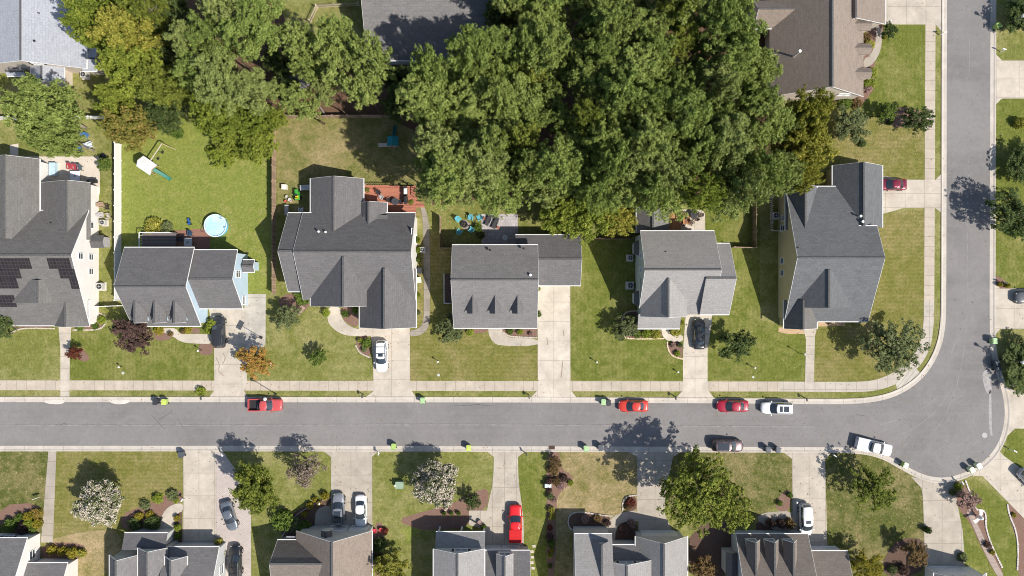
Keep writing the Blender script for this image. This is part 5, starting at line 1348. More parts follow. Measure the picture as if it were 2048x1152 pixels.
edging([(711,690),(718,703),(726,709),(742,716)], "brick edging of the bed left of the white car")
edging([(1150,1062),(1137,1055),(1136,1035),(1146,1024),(1170,1024),(1200,1030),(1225,1032)], "pale block edging around the dark bed at the lower grey house")
edging([(1245,1022),(1245,1002),(1255,992),(1274,990)], "curved block wall around the red leaved bed beside the shaded driveway")
edging([(1229,1085),(1229,1055),(1245,1041),(1277,1041)], "curved block wall around the courtyard bed at the lower grey house")
edging([(1006,664),(1014,671),(1030,674),(1074,675)], "cream stone edging along the bed under the dormer house eaves")
edging([(1930,960),(1942,992),(1950,1020),(1965,1018),(1972,1030),(1970,1052),(1982,1090),(2004,1135)], "white block edging beside the stepped garden path", mat=plain("white_stone",(.55,.5,.46),.9,.1,0,.2,4))
edging([(2014,1008),(2018,1030),(2032,1062),(2036,1100),(2034,1140)], "pale edging around the dark bed at the bottom right corner", mat=plain("white_stone",(.55,.5,.46),.9,.1,0,.2,4))
edging([(560,1082),(572,1058),(590,1030),(628,1008),(662,994)], "thin edging of the shrub bed left of the double driveway", .12, .08)
for k, (x, y) in enumerate(((1068+0,1092),(1064,1103),(1065,1114),(1064,1125),(1066,1136))):
    m = MB(); m.box((0,0,.03),(.5,.4,.06), rnd.uniform(-.2,.2)); m.build("stepping_stone", STONE, loc=(wx(x),wy(y),0), label="flat stepping stone in the grass strip beside the red pickup's garage, %s from the top" % ORD[k], cat="stepping stone", group="stepping stones beside the garage")
GP = pavers("garden_brick_steps", (.42,.33,.28), (.33,.26,.22), (.25,.2,.17), .3, .2)
sheet("garden_path", [(1930,1018),(1942,1016),(1960,1060),(1985,1110),(2012,1160),(1998,1160),(1966,1100),(1945,1050)], .0335, GP, 1)
# ---------------------------------------------------------------- things in the gardens
CUSH = plain("charcoal_cushion", (.06,.058,.06), .9, .1, 0, .15, 6); TURQ = plain("turquoise_plastic", (.12,.42,.50), .5, .3, 0, .08); TEALC = plain("teal_canvas", (.02,.20,.22), .7, .2)
REDDK = boards("red_deck_boards", (.39,.155,.10), .16, 1, .22); BRDK = boards("shaded_deck_boards", (.14,.12,.115), .16, 1, .25); TANW = boards("cedar_boards", (.46,.22,.11), .14, 0, .2)  # BRDK boards have a dark grey base colour
PLAYW = plain("play_wood", (.40,.30,.20), .8, .15, 0, .2, 5); PATW = plain("aluminium", (.55,.54,.52), .4, .4, .3)
def L4(root, xs, ys, h0, r, mat, name="leg"):
    for x in xs:
        for y in ys: m = MB(); m.tube((x,y,0),(x,y,h0), r, r, 6); m.build(name, mat, root)
def chair(px, py, rz, mat, label, group=None, s=1.0, z=.03, kind="garden_chair"):
    root = empty(kind, G(px, py, z+.4), R(rz), s, label=label, cat="chair", group=group); root.location.z = z
    for i in range(4): m = MB(); m.box((-.18+i*.13,0,.40-.02*i),(.115,.56,.03)); m.build("seat_slat", mat, root)
    for i in range(5): m = MB(); m.box((-.42,-.24+i*.12,.72),(.03,.10,.72-.04*abs(i-2)), tilt=('Y',-.42)); m.build("back_slat", mat, root)
    for s_ in (-1, 1): m = MB(); m.box((-.02,s_*.36,.60),(.74,.13,.03)); m.build("armrest", mat, root)
    L4(root, (-.3,.26), (-.34,.34), .59, .035, mat)
def table(px, py, r, mat, label, hh=.72, z=.03, umb=None, square=False, group=None):
    root = empty("garden_table", G(px, py, z+hh), label=label, cat="table", group=group); root.location.z = z
    m = MB()
    if square: m.box((0,0,hh),(r*2,r*2,.04)); 
    else: m.lathe([(r,hh-.02),(r,hh+.02),(r*.93,hh+.025),(0,hh+.025)], n=24)
    m.build("tabletop", mat, root); L4(root, (-r*.55,r*.55), (-r*.55,r*.55), hh-.02, .025, DARKM)
    m = MB(); m.tube((0,0,hh+.026),(0,0,hh+.10), r*.16, r*.14, 10); m.build("centre_cap", DARKM, root)
def lounger(px, py, rz, label):
    root = empty("sun_lounger", G(px, py, .4), R(rz), label=label, cat="sun lounger", group="two loungers on the stone patio"); root.location.z = .035
    m = MB(); m.box((.15,0,.36),(1.25,.62,.10)); m.box((-.70,0,.56),(.62,.62,.10), tilt=('Y',.72)); c = m.build("cushion", CUSH, root); bv = c.modifiers.new("b",'BEVEL'); bv.width = .03
    for s_ in (-1, 1): m = MB(); m.beam((-.55,s_*.36,.28),(.82,s_*.36,.28), .05, .05); m.build("side_rail", DARKM, root); m = MB(); m.beam((-.3,s_*.38,.55),(.3,s_*.38,.55), .07, .03); m.build("armrest", DARKM, root)
    L4(root, (-.5,.7), (-.34,.34), .28, .025, DARKM)
# pool
root = empty("swimming_pool", G(435, 452, 0), label="small round above ground pool with blue rim on the lime lawn", cat="pool")
m = MB(); m.lathe([(1.68,0),(1.72,.75),(1.62,.75),(1.58,.08)], n=28, cap=False); m.build("pool_wall", plain("pool_blue", (.12,.42,.62), .4, .4), root)
m = MB(); m.lathe([(1.60,.06),(.0,.06)], n=28); m.build("pool_floor", plain("pool_floor", (.45,.66,.75), .5, .3, 0, .05), root)
m = MB(); m.lathe([(1.74,.73),(1.76,.80),(1.60,.80),(1.58,.73),(1.74,.73)], n=28, cap=False); m.build("pool_rim", plain("pool_rim", (.62,.74,.78), .4, .4), root)
wt_ = NT("pool_water"); wt_.done(wt_.mix(wt_.ramp(wt_.noise(wt_.coord(), 1.1, 4, .6, .8), .35, .7), (.36,.60,.74), (.56,.76,.84)), .04, .5, wt_.noise(wt_.coord(), 2.5, 3), .3, .05)
m = MB(); m.lathe([(1.58,.62),(.0,.62)], n=28); m.build("water", wt_.m, root)
m = MB(); m.box((1.45,-.3,.7),(.25,.2,.3)); m.build("skimmer", plain("pool_blue", (.12,.42,.62), .4, .4), root)
m = MB()
for s_ in (-.18, .18): m.tube((1.25,1.0+s_,0),(1.15,1.1+s_,1.5), .03, .03, 6); m.tube((1.15,1.1+s_,1.5),(.95,.95+s_,.3), .03, .03, 6)
for z in (.3,.6,.9,1.2): m.tube((1.22,.82,z),(1.22,1.2,z), .02, .02, 5)
m.build("ladder", WHITE, root)
m = MB()
for a, b in (((-1.7,-.4),(-2.3,-.9)),((-2.3,-.9),(-2.6,-.7)),((-2.6,-.7),(-2.4,.2)),((-2.4,.2),(-2.9,.8))): m.tube((a[0],a[1],.04),(b[0],b[1],.04), .03, .03, 5)
m.build("filter_hose", DARKM, root)
# play tower with swings and a slide
def playset(px, py, rz, roofm, slidem, label, swings=True, sc=1.0, roofw=1.25):
    root = empty("play_tower", G(px, py, 1.4), R(rz), sc, label=label, cat="playset"); root.location.z = 0
    for x in (-.7,.7):
        for y in (-.7,.7): m = MB(); m.box((x,y,1.15),(.1,.1,2.3)); m.build("post", PLAYW, root)
    m = MB(); m.box((0,0,1.25),(1.5,1.5,.08)); m.build("platform", PLAYW, root)
    m = MB(); a, b = roofw, .95; q = [(-a,-b,2.2),(a,-b,2.2),(a,b,2.2),(-a,b,2.2),(-a,0,2.85),(a,0,2.85)]
    m.add(q+[(x,y,z-.05) for x,y,z in q], [(0,1,5,4),(2,3,4,5),(6,10,11,7),(8,11,10,9),(0,6,7,1),(2,8,9,3),(0,4,10,6),(3,9,10,4),(1,7,11,5),(5,11,8,2)]); m.build("tower_roof", roofm, root)
    m = MB(); k = 8; pts = [(.75+i*.30, 1.3*(1-i/k)**1.3+.12) for i in range(k+1)]
    for (x0,z0),(x1,z1) in zip(pts,pts[1:]):
        m.beam((x0,0,z0),(x1,0,z1), .46, .03); m.beam((x0,.24,z0+.07),(x1,.24,z1+.07), .04, .14); m.beam((x0,-.24,z0+.07),(x1,-.24,z1+.07), .04, .14)
    m.build("slide", slidem, root)
    for z in (.35,.7,1.05): m = MB(); m.box((-.78,0,z),(.05,.6,.06)); m.build("rung", PLAYW, root)
    if swings:
        m = MB(); m.beam((0,.7,2.1),(0,4.0,2.1), .10, .12); m.build("swing_beam", plain("pale_beam", (.50,.44,.36), .8, .15, 0, .15), root)
        for s_ in (-1,1): m = MB(); m.beam((0,4.0,2.1),(s_*1.1,4.2,0), .09, .09); m.build("beam_leg", PLAYW, root)
        for y in (1.6, 2.8):
            m = MB(); m.box((0,y,.5),(.2,.45,.04)); sw = m.build("swing_seat", BLACK, root)
            m = MB()
            for e in (-.2,.2): m.tube((0,y+e,.52),(0,y+e,2.05), .012, .012, 5)
            m.build("chain", GREYM, sw)
playset(299, 333, -34, plain("white_tarp", (.70,.69,.69), .6, .3, 0, .06), plain("green_slide", (.015,.15,.11), .5, .3), "play tower with white roof, green slide and swing beam on the lime lawn", True)
playset(787, 284, 90, TEALC, plain("teal_slide", (.02,.16,.17), .5, .3), "shaded play tower with teal roof on the dry lawn beside the pines", False, .9, .8)
p = G(768, 290, .4); root = empty("play_bench", (p.x,p.y,0), R(4), label="pale flat bench board left of the teal play tower", cat="bench"); m = MB(); m.box((0,0,.42),(1.7,.6,.05)); m.build("seat", plain("pale_beam", (.50,.44,.36), .8, .15), root); L4(root, (-.7,.7), (-.2,.2), .4, .04, PLAYW)
# basketball hoop
root = empty("basketball_hoop", G(521, 674, 0), R(152), label="basketball hoop leaning over the concrete side slab", cat="basketball hoop")
m = MB(); m.tube((0,0,0),(0,0,2.6), .06, .05, 8); m.tube((0,0,2.6),(.7,0,3.1), .05, .04, 8); m.build("pole", DARKM, root)
m = MB(); m.box((.75,0,3.2),(.05,1.35,.9)); m.build("backboard", plain("backboard_grey", (.35,.34,.33), .3, .5), root)
m = MB()
for i in range(16): t = i*math.pi/8; t2 = t+math.pi/8; m.tube((1.03+.23*math.cos(t),.23*math.sin(t),3.0),(1.03+.23*math.cos(t2),.23*math.sin(t2),3.0), .014, .014, 5)
m.build("hoop_ring", plain("orange_ring", (.4,.1,.03), .5, .3), root)
m = MB(); m.box((-.15,0,.10),(.4,.4,.2)); m.build("base", DARKM, root)
# decks
def deck(name, rect, z, mat, label, railm=None, rails=(), edge=None):
    (a, b, c, d) = rect; x0, x1, y1, y0 = wx(a,z), wx(c,z), wy(b,z), wy(d,z); o = Vector(((x0+x1)/2,(y0+y1)/2,0))
    root = empty(name, o, label=label, cat="deck")
    m = MB(); m.box((o.x,o.y,z-.06),(x1-x0,y1-y0,.12)); m.build("deck_floor", mat, root, o)
    m = MB()
    for x in (x0+.1,x1-.1):
        for y in (y0+.1,y1-.1): m.box((x,y,(z-.12)/2),(.14,.14,z-.12))
    m.build("deck_supports", mat, root, o)
    for (pa, pb) in rails:
        A_ = Vector((wx(pa[0],z), wy(pa[1],z), z)); B_ = Vector((wx(pb[0],z), wy(pb[1],z), z)); m = MB(); u = B_-A_; k = max(2, int(u.length/.35))
        m.beam(A_+Vector((0,0,.95)), B_+Vector((0,0,.95)), .12, .05)
        for i in range(k+1): q = A_+u*i/k; m.beam(q, q+Vector((0,0,.93)), .05, .05)
        m.build("railing", railm or mat, root, o)
    return root
deck("timber_deck", (727,372,832,431), .7, REDDK, "red brown timber deck behind the wide charcoal roofed house", None, [((728,373),(800,373)),((831,373),(831,395))])
for k, z in enumerate((.5,.32,.15)):
    p = G(812, 401+k*6, z)
    m = MB(); m.box((0,0,z/2),(2.4,.45,z)); m.build("deck_step", REDDK, loc=(wx(845+k*0)-.9,wy(398+k*7),0), label="red timber step at the right of the deck, %s from the top" % ORD[k], cat="step", group="steps of the red deck")
deck("timber_deck", (284,465,352,500), .9, BRDK, "weathered grey deck with white railing behind the blue house", WHITE, [((285,466),(346,466)),((285,466),(285,498))])
deck("timber_deck", (1338,424,1362,466), .8, TANW, "orange cedar landing and steps beside the sunroom", None, [((1361,426),(1361,444))])
for k in range(4):
    m = MB(); z = .65-.15*k; m.box((0,0,z/2),(.3,1.3,z)); m.build("cedar_step", TANW, loc=(wx(1366+k*4),wy(440),.03), label="cedar step down to the pale patio, %s from the house" % ORD[k], cat="step", group="cedar steps")
# round fire table and chairs in the lawn beside the stone patio
G5 = "turquoise chairs around the fire pit"
for x, y, rz, t in [(917,439,-40,"turquoise slatted chair at the top left of the fire pit"),(941,436,-100,"turquoise slatted chair above the fire pit"),(958,436,-150,"turquoise slatted chair touching the patio corner"),
                    (942,459,150,"turquoise slatted chair at the lower right of the fire pit"),(919,463,60,"turquoise slatted chair at the lower left of the fire pit")]: chair(x, y, rz, TURQ, t, G5, .95, 0)
sheet("stone_circle", [(921,441),(930,439),(938,444),(942,452),(938,459),(928,459),(921,451)], .031, pavers("rubble_circle", (.38,.33,.29), (.28,.24,.21), (.15,.12,.1), .3, .2), 1)
root = empty("fire_pit", G(929, 449, 0), label="round stone fire pit between the turquoise chairs", cat="fire pit"); root.location.z = .035
m = MB(); m.lathe([(.52,0),(.50,.35),(.36,.35),(.34,.1),(0,.1)], n=12); m.build("fire_bowl", DARKM, root)
for k in range(5): m = MB(); m.tube((-.25+.1*k,-.2,.15),(.2-.08*k,.22,.22), .05, .04, 6); m.build("log", WOOD, root)
lounger(976, 441, 245, "left dark cushioned lounger on the stone patio"); lounger(990, 447, 245, "right dark cushioned lounger on the stone patio")
table(1010, 475, .42, PATW, "small round table in the shade on the stone patio")
table(996, 455, .22, plain("red_stool", (.35,.12,.08), .6, .2), "little reddish side table beside the right lounger", .45)
table(969, 437, .2, plain("red_stool", (.35,.12,.08), .6, .2), "little reddish side table beside the left lounger", .45)
# red deck furniture
table(790, 403, .55, plain("dark_glass_top", (.06,.06,.065), .15, .6), "round dark glass table on the red deck", .72, .7)
for x, y, rz, t in [(779,400,10,"wire chair left of the dark glass table on the red deck"),(801,404,190,"wire chair right of the dark glass table on the red deck"),(757,385,-60,"black garden chair on the red deck near the roof edge"),(762,395,-120,"grey garden chair below the black one on the red deck")]:
    chair(x, y, rz, DARKM if x != 762 else PATW, t, None, .8, .7)
def grill(px, py, rz, z, mat, label):
    root = empty("barbecue_grill", G(px, py, z+.8), R(rz), label=label, cat="grill"); root.location.z = z
    m = MB(); m.box((0,0,.45),(.9,.5,.75)); m.build("cart", BLACK, root)
    m = MB(); pr = [(-.28,.83),(-.26,1.02),(-.12,1.14),(.12,1.14),(.26,1.02),(.28,.83)]
    m.add([(-.42,y,zz) for y,zz in pr]+[(.42,y,zz) for y,zz in pr], [tuple(range(6)),tuple(range(11,5,-1))]+[(i,(i+1)%6,6+(i+1)%6,6+i) for i in range(6)]); m.build("lid", mat, root, recalc=True)
    for s_ in (-1,1): m = MB(); m.box((s_*.62,0,.86),(.36,.45,.04)); m.build("side_shelf", DARKM, root)
    L4(root, (-.4,.4), (-.2,.2), .08, .04, DARKM, "caster")
grill(811, 383, 90, .7, WHITE, "white covered grill at the right end of the red deck")
grill(811, 398, 90, .7, BLACK, "black grill below the white one on the red deck")
grill(184, 362, 5, .03, BLACK, "black grill on the patio at the corner of the solar panel house")
# patio of the far left house
table(150, 352, .75, plain("white_table", (.66,.66,.68), .4, .4), "white rectangular table on the concrete patio by the charcoal roof", .74, .035, None, True)
chair(140, 334, -90, plain("red_fabric", (.38,.06,.08), .8, .1), "red cushioned chair left of the other red chair on the patio", "red patio chairs"); chair(151, 336, -90, plain("red_fabric", (.38,.06,.08), .8, .1), "red cushioned chair in the middle beside the grey chair on the patio", "red patio chairs")
chair(160, 337, -90, plain("grey_fabric", (.10,.12,.14), .8, .1), "dark grey chair right of the red ones on the patio")
p = G(103, 340, 0); m = MB(); m.box((0,0,.4),(.9,2.0,.8)); m.build("storage_chest", plain("pale_blue_plastic", (.42,.55,.62), .5, .3), loc=(p.x+.6,p.y,.035), label="pale blue storage chest against the patio wall", cat="storage chest")
p = G(172, 275, .3)
for k, (x, y, rz, c, t) in enumerate([(172,272,-30,(.06,.15,.33),"blue folding lounge chair under the big round tree's edge"),(180,290,20,(.62,.66,.70),"white folding chair below the blue one near the back fence"),(160,298,10,(.06,.17,.36),"small blue chair at the patio's top edge")]):
    chair(x, y, rz, plain("folding_%d" % k if False else "folding_fabric_%s" % ("white" if k == 1 else "blue"), c, .6, .2), t, None, 1.1, 0)
for x, y, rz, t in [(203,410,0,"tan chair at the top left of the four beside the white gable wall"),(214,414,180,"dark chair at the top right of the four beside the white gable wall"),(203,430,10,"pale grey chair at the lower left of the four beside the gable wall"),(216,432,190,"beige chair at the lower right of the four beside the gable wall")]:
    chair(x, y, rz, plain("chair_"+t.split()[0], {"tan":(.35,.24,.17),"dark":(.07,.05,.045),"pale":(.45,.43,.42),"beige":(.48,.42,.35)}[t.split()[0]], .8, .1), t, "chairs beside the gable wall", .95)
# garden shed roof by the gable wall
root = empty("playhouse", G(205, 485, 0), label="small dark roofed shed between the white gable wall and the white fence", cat="shed")
m = MB(); m.box((0,0,.95),(2.3,1.5,1.9)); m.build("shed_wall", plain("shed_wall_grey", (.35,.34,.33), .7, .2), root)
m = MB(); a, b = 1.4, .95; q = [(-a,-b,1.92),(a,-b,1.92),(a,b,1.92),(-a,b,1.92),(-a,0,2.35),(a,0,2.35)]
m.add(q+[(x,y,z-.05) for x,y,z in q], [(0,1,5,4),(2,3,4,5),(6,10,11,7),(8,11,10,9),(0,6,7,1),(2,8,9,3),(0,4,10,6),(3,9,10,4),(1,7,11,5),(5,11,8,2)]); m.build("shed_roof", CAPM, root)
# blue house yard
table(376, 484, .62, plain("checker_table", (.42,.41,.40), .4, .4), "square pale tiled table on the red brick paving", .7, .035, None, True)
chair(380, 468, -90, plain("navy_fabric", (.03,.07,.12), .8, .1), "navy chair above the square tiled table", None, .9); chair(362, 478, 0, DARKM, "dark chair left of the square tiled table", None, .9)
p = G(378, 443, .3); root = empty("child_bicycle", (p.x,p.y,0), R(-75), label="small blue ride-on toy lying on the lime lawn", cat="toy")
m = MB(); m.box((0,0,.25),(1.0,.3,.25)); m.box((.3,0,.5),(.2,.5,.1)); m.build("toy_body", plain("toy_blue", (.03,.10,.28), .4, .4), root)
for x in (-.35,.38):
    m = MB(); m.tube((x,-.2,.18),(x,.2,.18), .18, .18, 10); m.build("wheel", RUBBER, root)
# lawn tractor and stored things beside the wide house
root = empty("lawn_tractor", G(594, 390, .5), R(95), label="green lawn tractor with yellow seat beside the wide charcoal house", cat="lawn mower"); root.location.z = 0
GRN = plain("tractor_green", (.05,.28,.04), .35, .4); YLW = plain("tractor_yellow", (.62,.48,.02), .4, .4)
m = MB(); m.box((.45,0,.62),(.8,.5,.4)); m.box((-.35,0,.45),(.8,.75,.2)); b_ = m.build("tractor_body", GRN, root); bv = b_.modifiers.new("b",'BEVEL'); bv.width = .05; bv.segments = 2
m = MB(); m.box((-.35,0,.68),(.42,.45,.12)); m.box((-.55,0,.88),(.08,.45,.36)); m.build("seat", YLW, root)
m = MB(); m.box((.05,0,.25),(.9,1.05,.18)); m.build("mower_deck", GRN, root)
m = MB(); m.tube((.05,0,.8),(-.05,0,.98), .02, .02, 6); m.lathe([(.17,.98),(.19,1.0),(.17,1.02),(.14,1.0)], (-.06,0,0), 12); m.build("steering_wheel", BLACK, root)
for x, r, y in ((-.45,.26,.45),(.65,.19,.38)):
    for s_ in (-1,1): m = MB(); m.tube((x,s_*y-.09,r),(x,s_*y+.09,r), r, r, 14); m.build("wheel", RUBBER, root)
for x, y, s_, c, nm, t in [(571,375,.7,(.66,.62,.55),"storage_box","white square box on the grass beside the wooden fence"),(575,394,.45,(.45,.42,.38),"plant_pot","pale round pot left of the green tractor"),(581,400,.5,(.5,.5,.48),"plant_pot","grey round pot just below the pale one"),
        (573,403,.4,(.45,.10,.08),"plant_pot","red round pot left of the grey one"),(584,404,.3,(.55,.35,.3),"plant_pot","small pinkish pot near the green tractor")]:
    m = MB()
    if nm == "storage_box": m.box((0,0,.35),(s_,s_,.7)); m.box((0,0,.72),(s_+.06,s_+.06,.05))
    else: m.lathe([(s_*.35,0),(s_*.5,.4),(s_*.55,.42),(s_*.45,.42),(s_*.42,.3),(0,.3)], n=14)
    m.build(nm, plain(nm+"_"+t.split()[0]+t.split()[1], c, .7, .2), loc=(wx(x),wy(y),0), label=t, cat=nm.replace("_"," "))
def rack(px, py, rz, label, col=PATW, L=1.7, W=.8, hh=.8):
    root = empty("work_bench", G(px, py, hh), R(rz), label=label, cat="bench"); root.location.z = 0
    for i in range(4): m = MB(); m.box((0,-W/2+W*(i+.5)/4,hh),(L,W/4-.04,.04)); m.build("slat", col, root)
    L4(root, (-L/2+.08,L/2-.08), (-W/2+.06,W/2-.06), hh-.02, .03, col)
rack(611, 375, 5, "white metal rack against the left wall of the wide house"); rack(573, 420, 90, "long grey bench board by the fence beside the wide house", plain("pale_board",(.5,.48,.45),.7,.2), 1.6, .6)
chair(602, 419, 90, PATW, "aluminium chair in the shade beside the wide house", None, .9, 0)
# bench in front garden
root = empty("garden_bench", G(602, 621, .5), R(52), label="pinkish wooden garden bench by the front corner of the wide house", cat="bench"); root.location.z = .0
PB = plain("faded_pink_wood", (.38,.26,.22), .8, .15, 0, .2, 6)
for i in range(4): m = MB(); m.box((0,-.2+i*.13,.45),(1.5,.11,.04)); m.build("seat_slat", PB, root)
for i in range(3): m = MB(); m.box((0,.30+.02*i,.62+i*.14),(1.5,.03,.11)); m.build("back_slat", PB, root)
for s_ in (-1,1): m = MB(); m.box((s_*.7,.05,.62),(.08,.55,.05)); m.build("armrest", PB, root)
L4(root, (-.7,.7), (-.2,.28), .6, .035, PB)
# pale patio furniture
for x, y, rz, t in [(1366,446,90,"dark lounge chair nearest the cedar steps"),(1376,441,-60,"slatted dark chair left on the pale patio"),(1384,446,-50,"slatted dark chair right on the pale patio"),(1371,430,0,"dark chair left of the shaded round table"),(1400,430,180,"dark chair right of the shaded round table"),(1393,436,120,"low dark chair under the shaded round table")]:
    chair(x, y, rz, plain("brown_wicker", (.10,.07,.055), .8, .1), t, None, .85)
table(1388, 429, .55, plain("dark_glass_top", (.06,.06,.065), .15, .6), "round table with green parasol cap on the pale patio")
# bits by the bottom houses
for x, y, c, t in [(1614,1085,(.06,.30,.36),"turquoise child's toy on the shaded driveway behind the minivan"),(750,1060,(.5,.04,.06),"red flower pot beside the right corner of the double garage"),(763,1058,(.4,.06,.06),"dark red flower pot right of the other red pot"),(751,1082,(.04,.06,.05),"black flower pot below the red pots"),(960,1043,(.28,.19,.17),"big clay flower pot by the porch steps"),(388,560,(.5,.5,.5),"x")]:
    if t == "x": continue
    m = MB(); m.lathe([(.22,0),(.33,.4),(.36,.45),(.28,.45),(.25,.35),(0,.35)], n=14); m.build("flower_pot", plain("pot_%d_%d_%d" % (c[0]*99,c[1]*99,c[2]*99), c, .6, .3), loc=(wx(x),wy(y),.03), label=t, cat="flower pot")
def bird(px, py, rz, label, s_=1.0):
    root = empty("garden_statue", G(px, py, .5), R(rz), s_, label=label, cat="statue"); root.location.z = 0
    m = MB(); m.tube((0,0,0),(0,0,.5), .12, .09, 8); m.lathe([(.0,.5),(.2,.55),(.26,.75),(.18,.95),(.08,1.05),(0,1.1)], n=12); m.build("figure", WHITE, root, smooth=False)
    for k in (-1,1): m = MB(); m.add([(0,k*.15,.75),(-.3,k*.9,.9),(-.75,k*.75,.85),(-.3,k*.2,.7),(0,k*.15,.72),(-.3,k*.9,.87),(-.75,k*.75,.82),(-.3,k*.2,.67)], [(0,1,2,3),(7,6,5,4),(0,4,5,1),(1,5,6,2),(2,6,7,3),(3,7,4,0)]); m.build("wing", WHITE, root, recalc=True)
bird(1958, 1034, -30, "white winged statue in the dark rounded bed", 1.3)
bird(303, 1053, 60, "small white statue before the charcoal multi gabled house", .5)
root = empty("yard_sign", G(76, 995, .4), R(20), label="small white sign standing on the lawn at the lower left", cat="sign")
m = MB(); m.box((0,0,.45),(1.0,.05,.42)); m.build("sign_board", WHITE, root); m = MB(); m.tube((0,0,0),(0,0,.24), .03, .03, 6); m.build("stake", DARKM, root)
m = MB(); m.box((0,0,.2),(.5,.4,.4)); m.prism([(-.2,-.15),(.2,-.15),(.2,.15),(-.2,.15)], .4, .5); m.build("lawn_box", WHITE, loc=(wx(541),wy(728),0), label="small white box on the grass right of the orange tree", cat="box")
root = empty("garden_hut", G(560, 0, 0), label="dark roofed small shed under the pines", cat="shed"); root.location = (wx(608), wy(170), 0)
m = MB(); m.box((0,0,1.1),(2.4,2.4,2.2)); m.build("hut_wall", FD, root); m = MB(); m.lathe([(2.1,2.2),(2.1,2.3),(0,3.0)], n=4); m.build("hut_roof", CHAR2, root)
# fallen twigs, path at the woods: a long board fence line half hidden under pines
fence([(536,112),(556,138),(582,170)], 1.5, plain("weathered_grey_wood", (.30,.25,.22), .9, .1), "short grey boarded fence slanting under the left pines", .1, 2.2)
m = MB()
for a, b in (((498,268+0),(512,262)),):
    m.tube((wx(652),wy(232),.2),(wx(640),wy(214),.25), .16, .12, 8)
m.build("fallen_log", WOODG, origin=(wx(646),wy(223),0), label="fallen log on the bare red soil behind the wooden fence", cat="log")
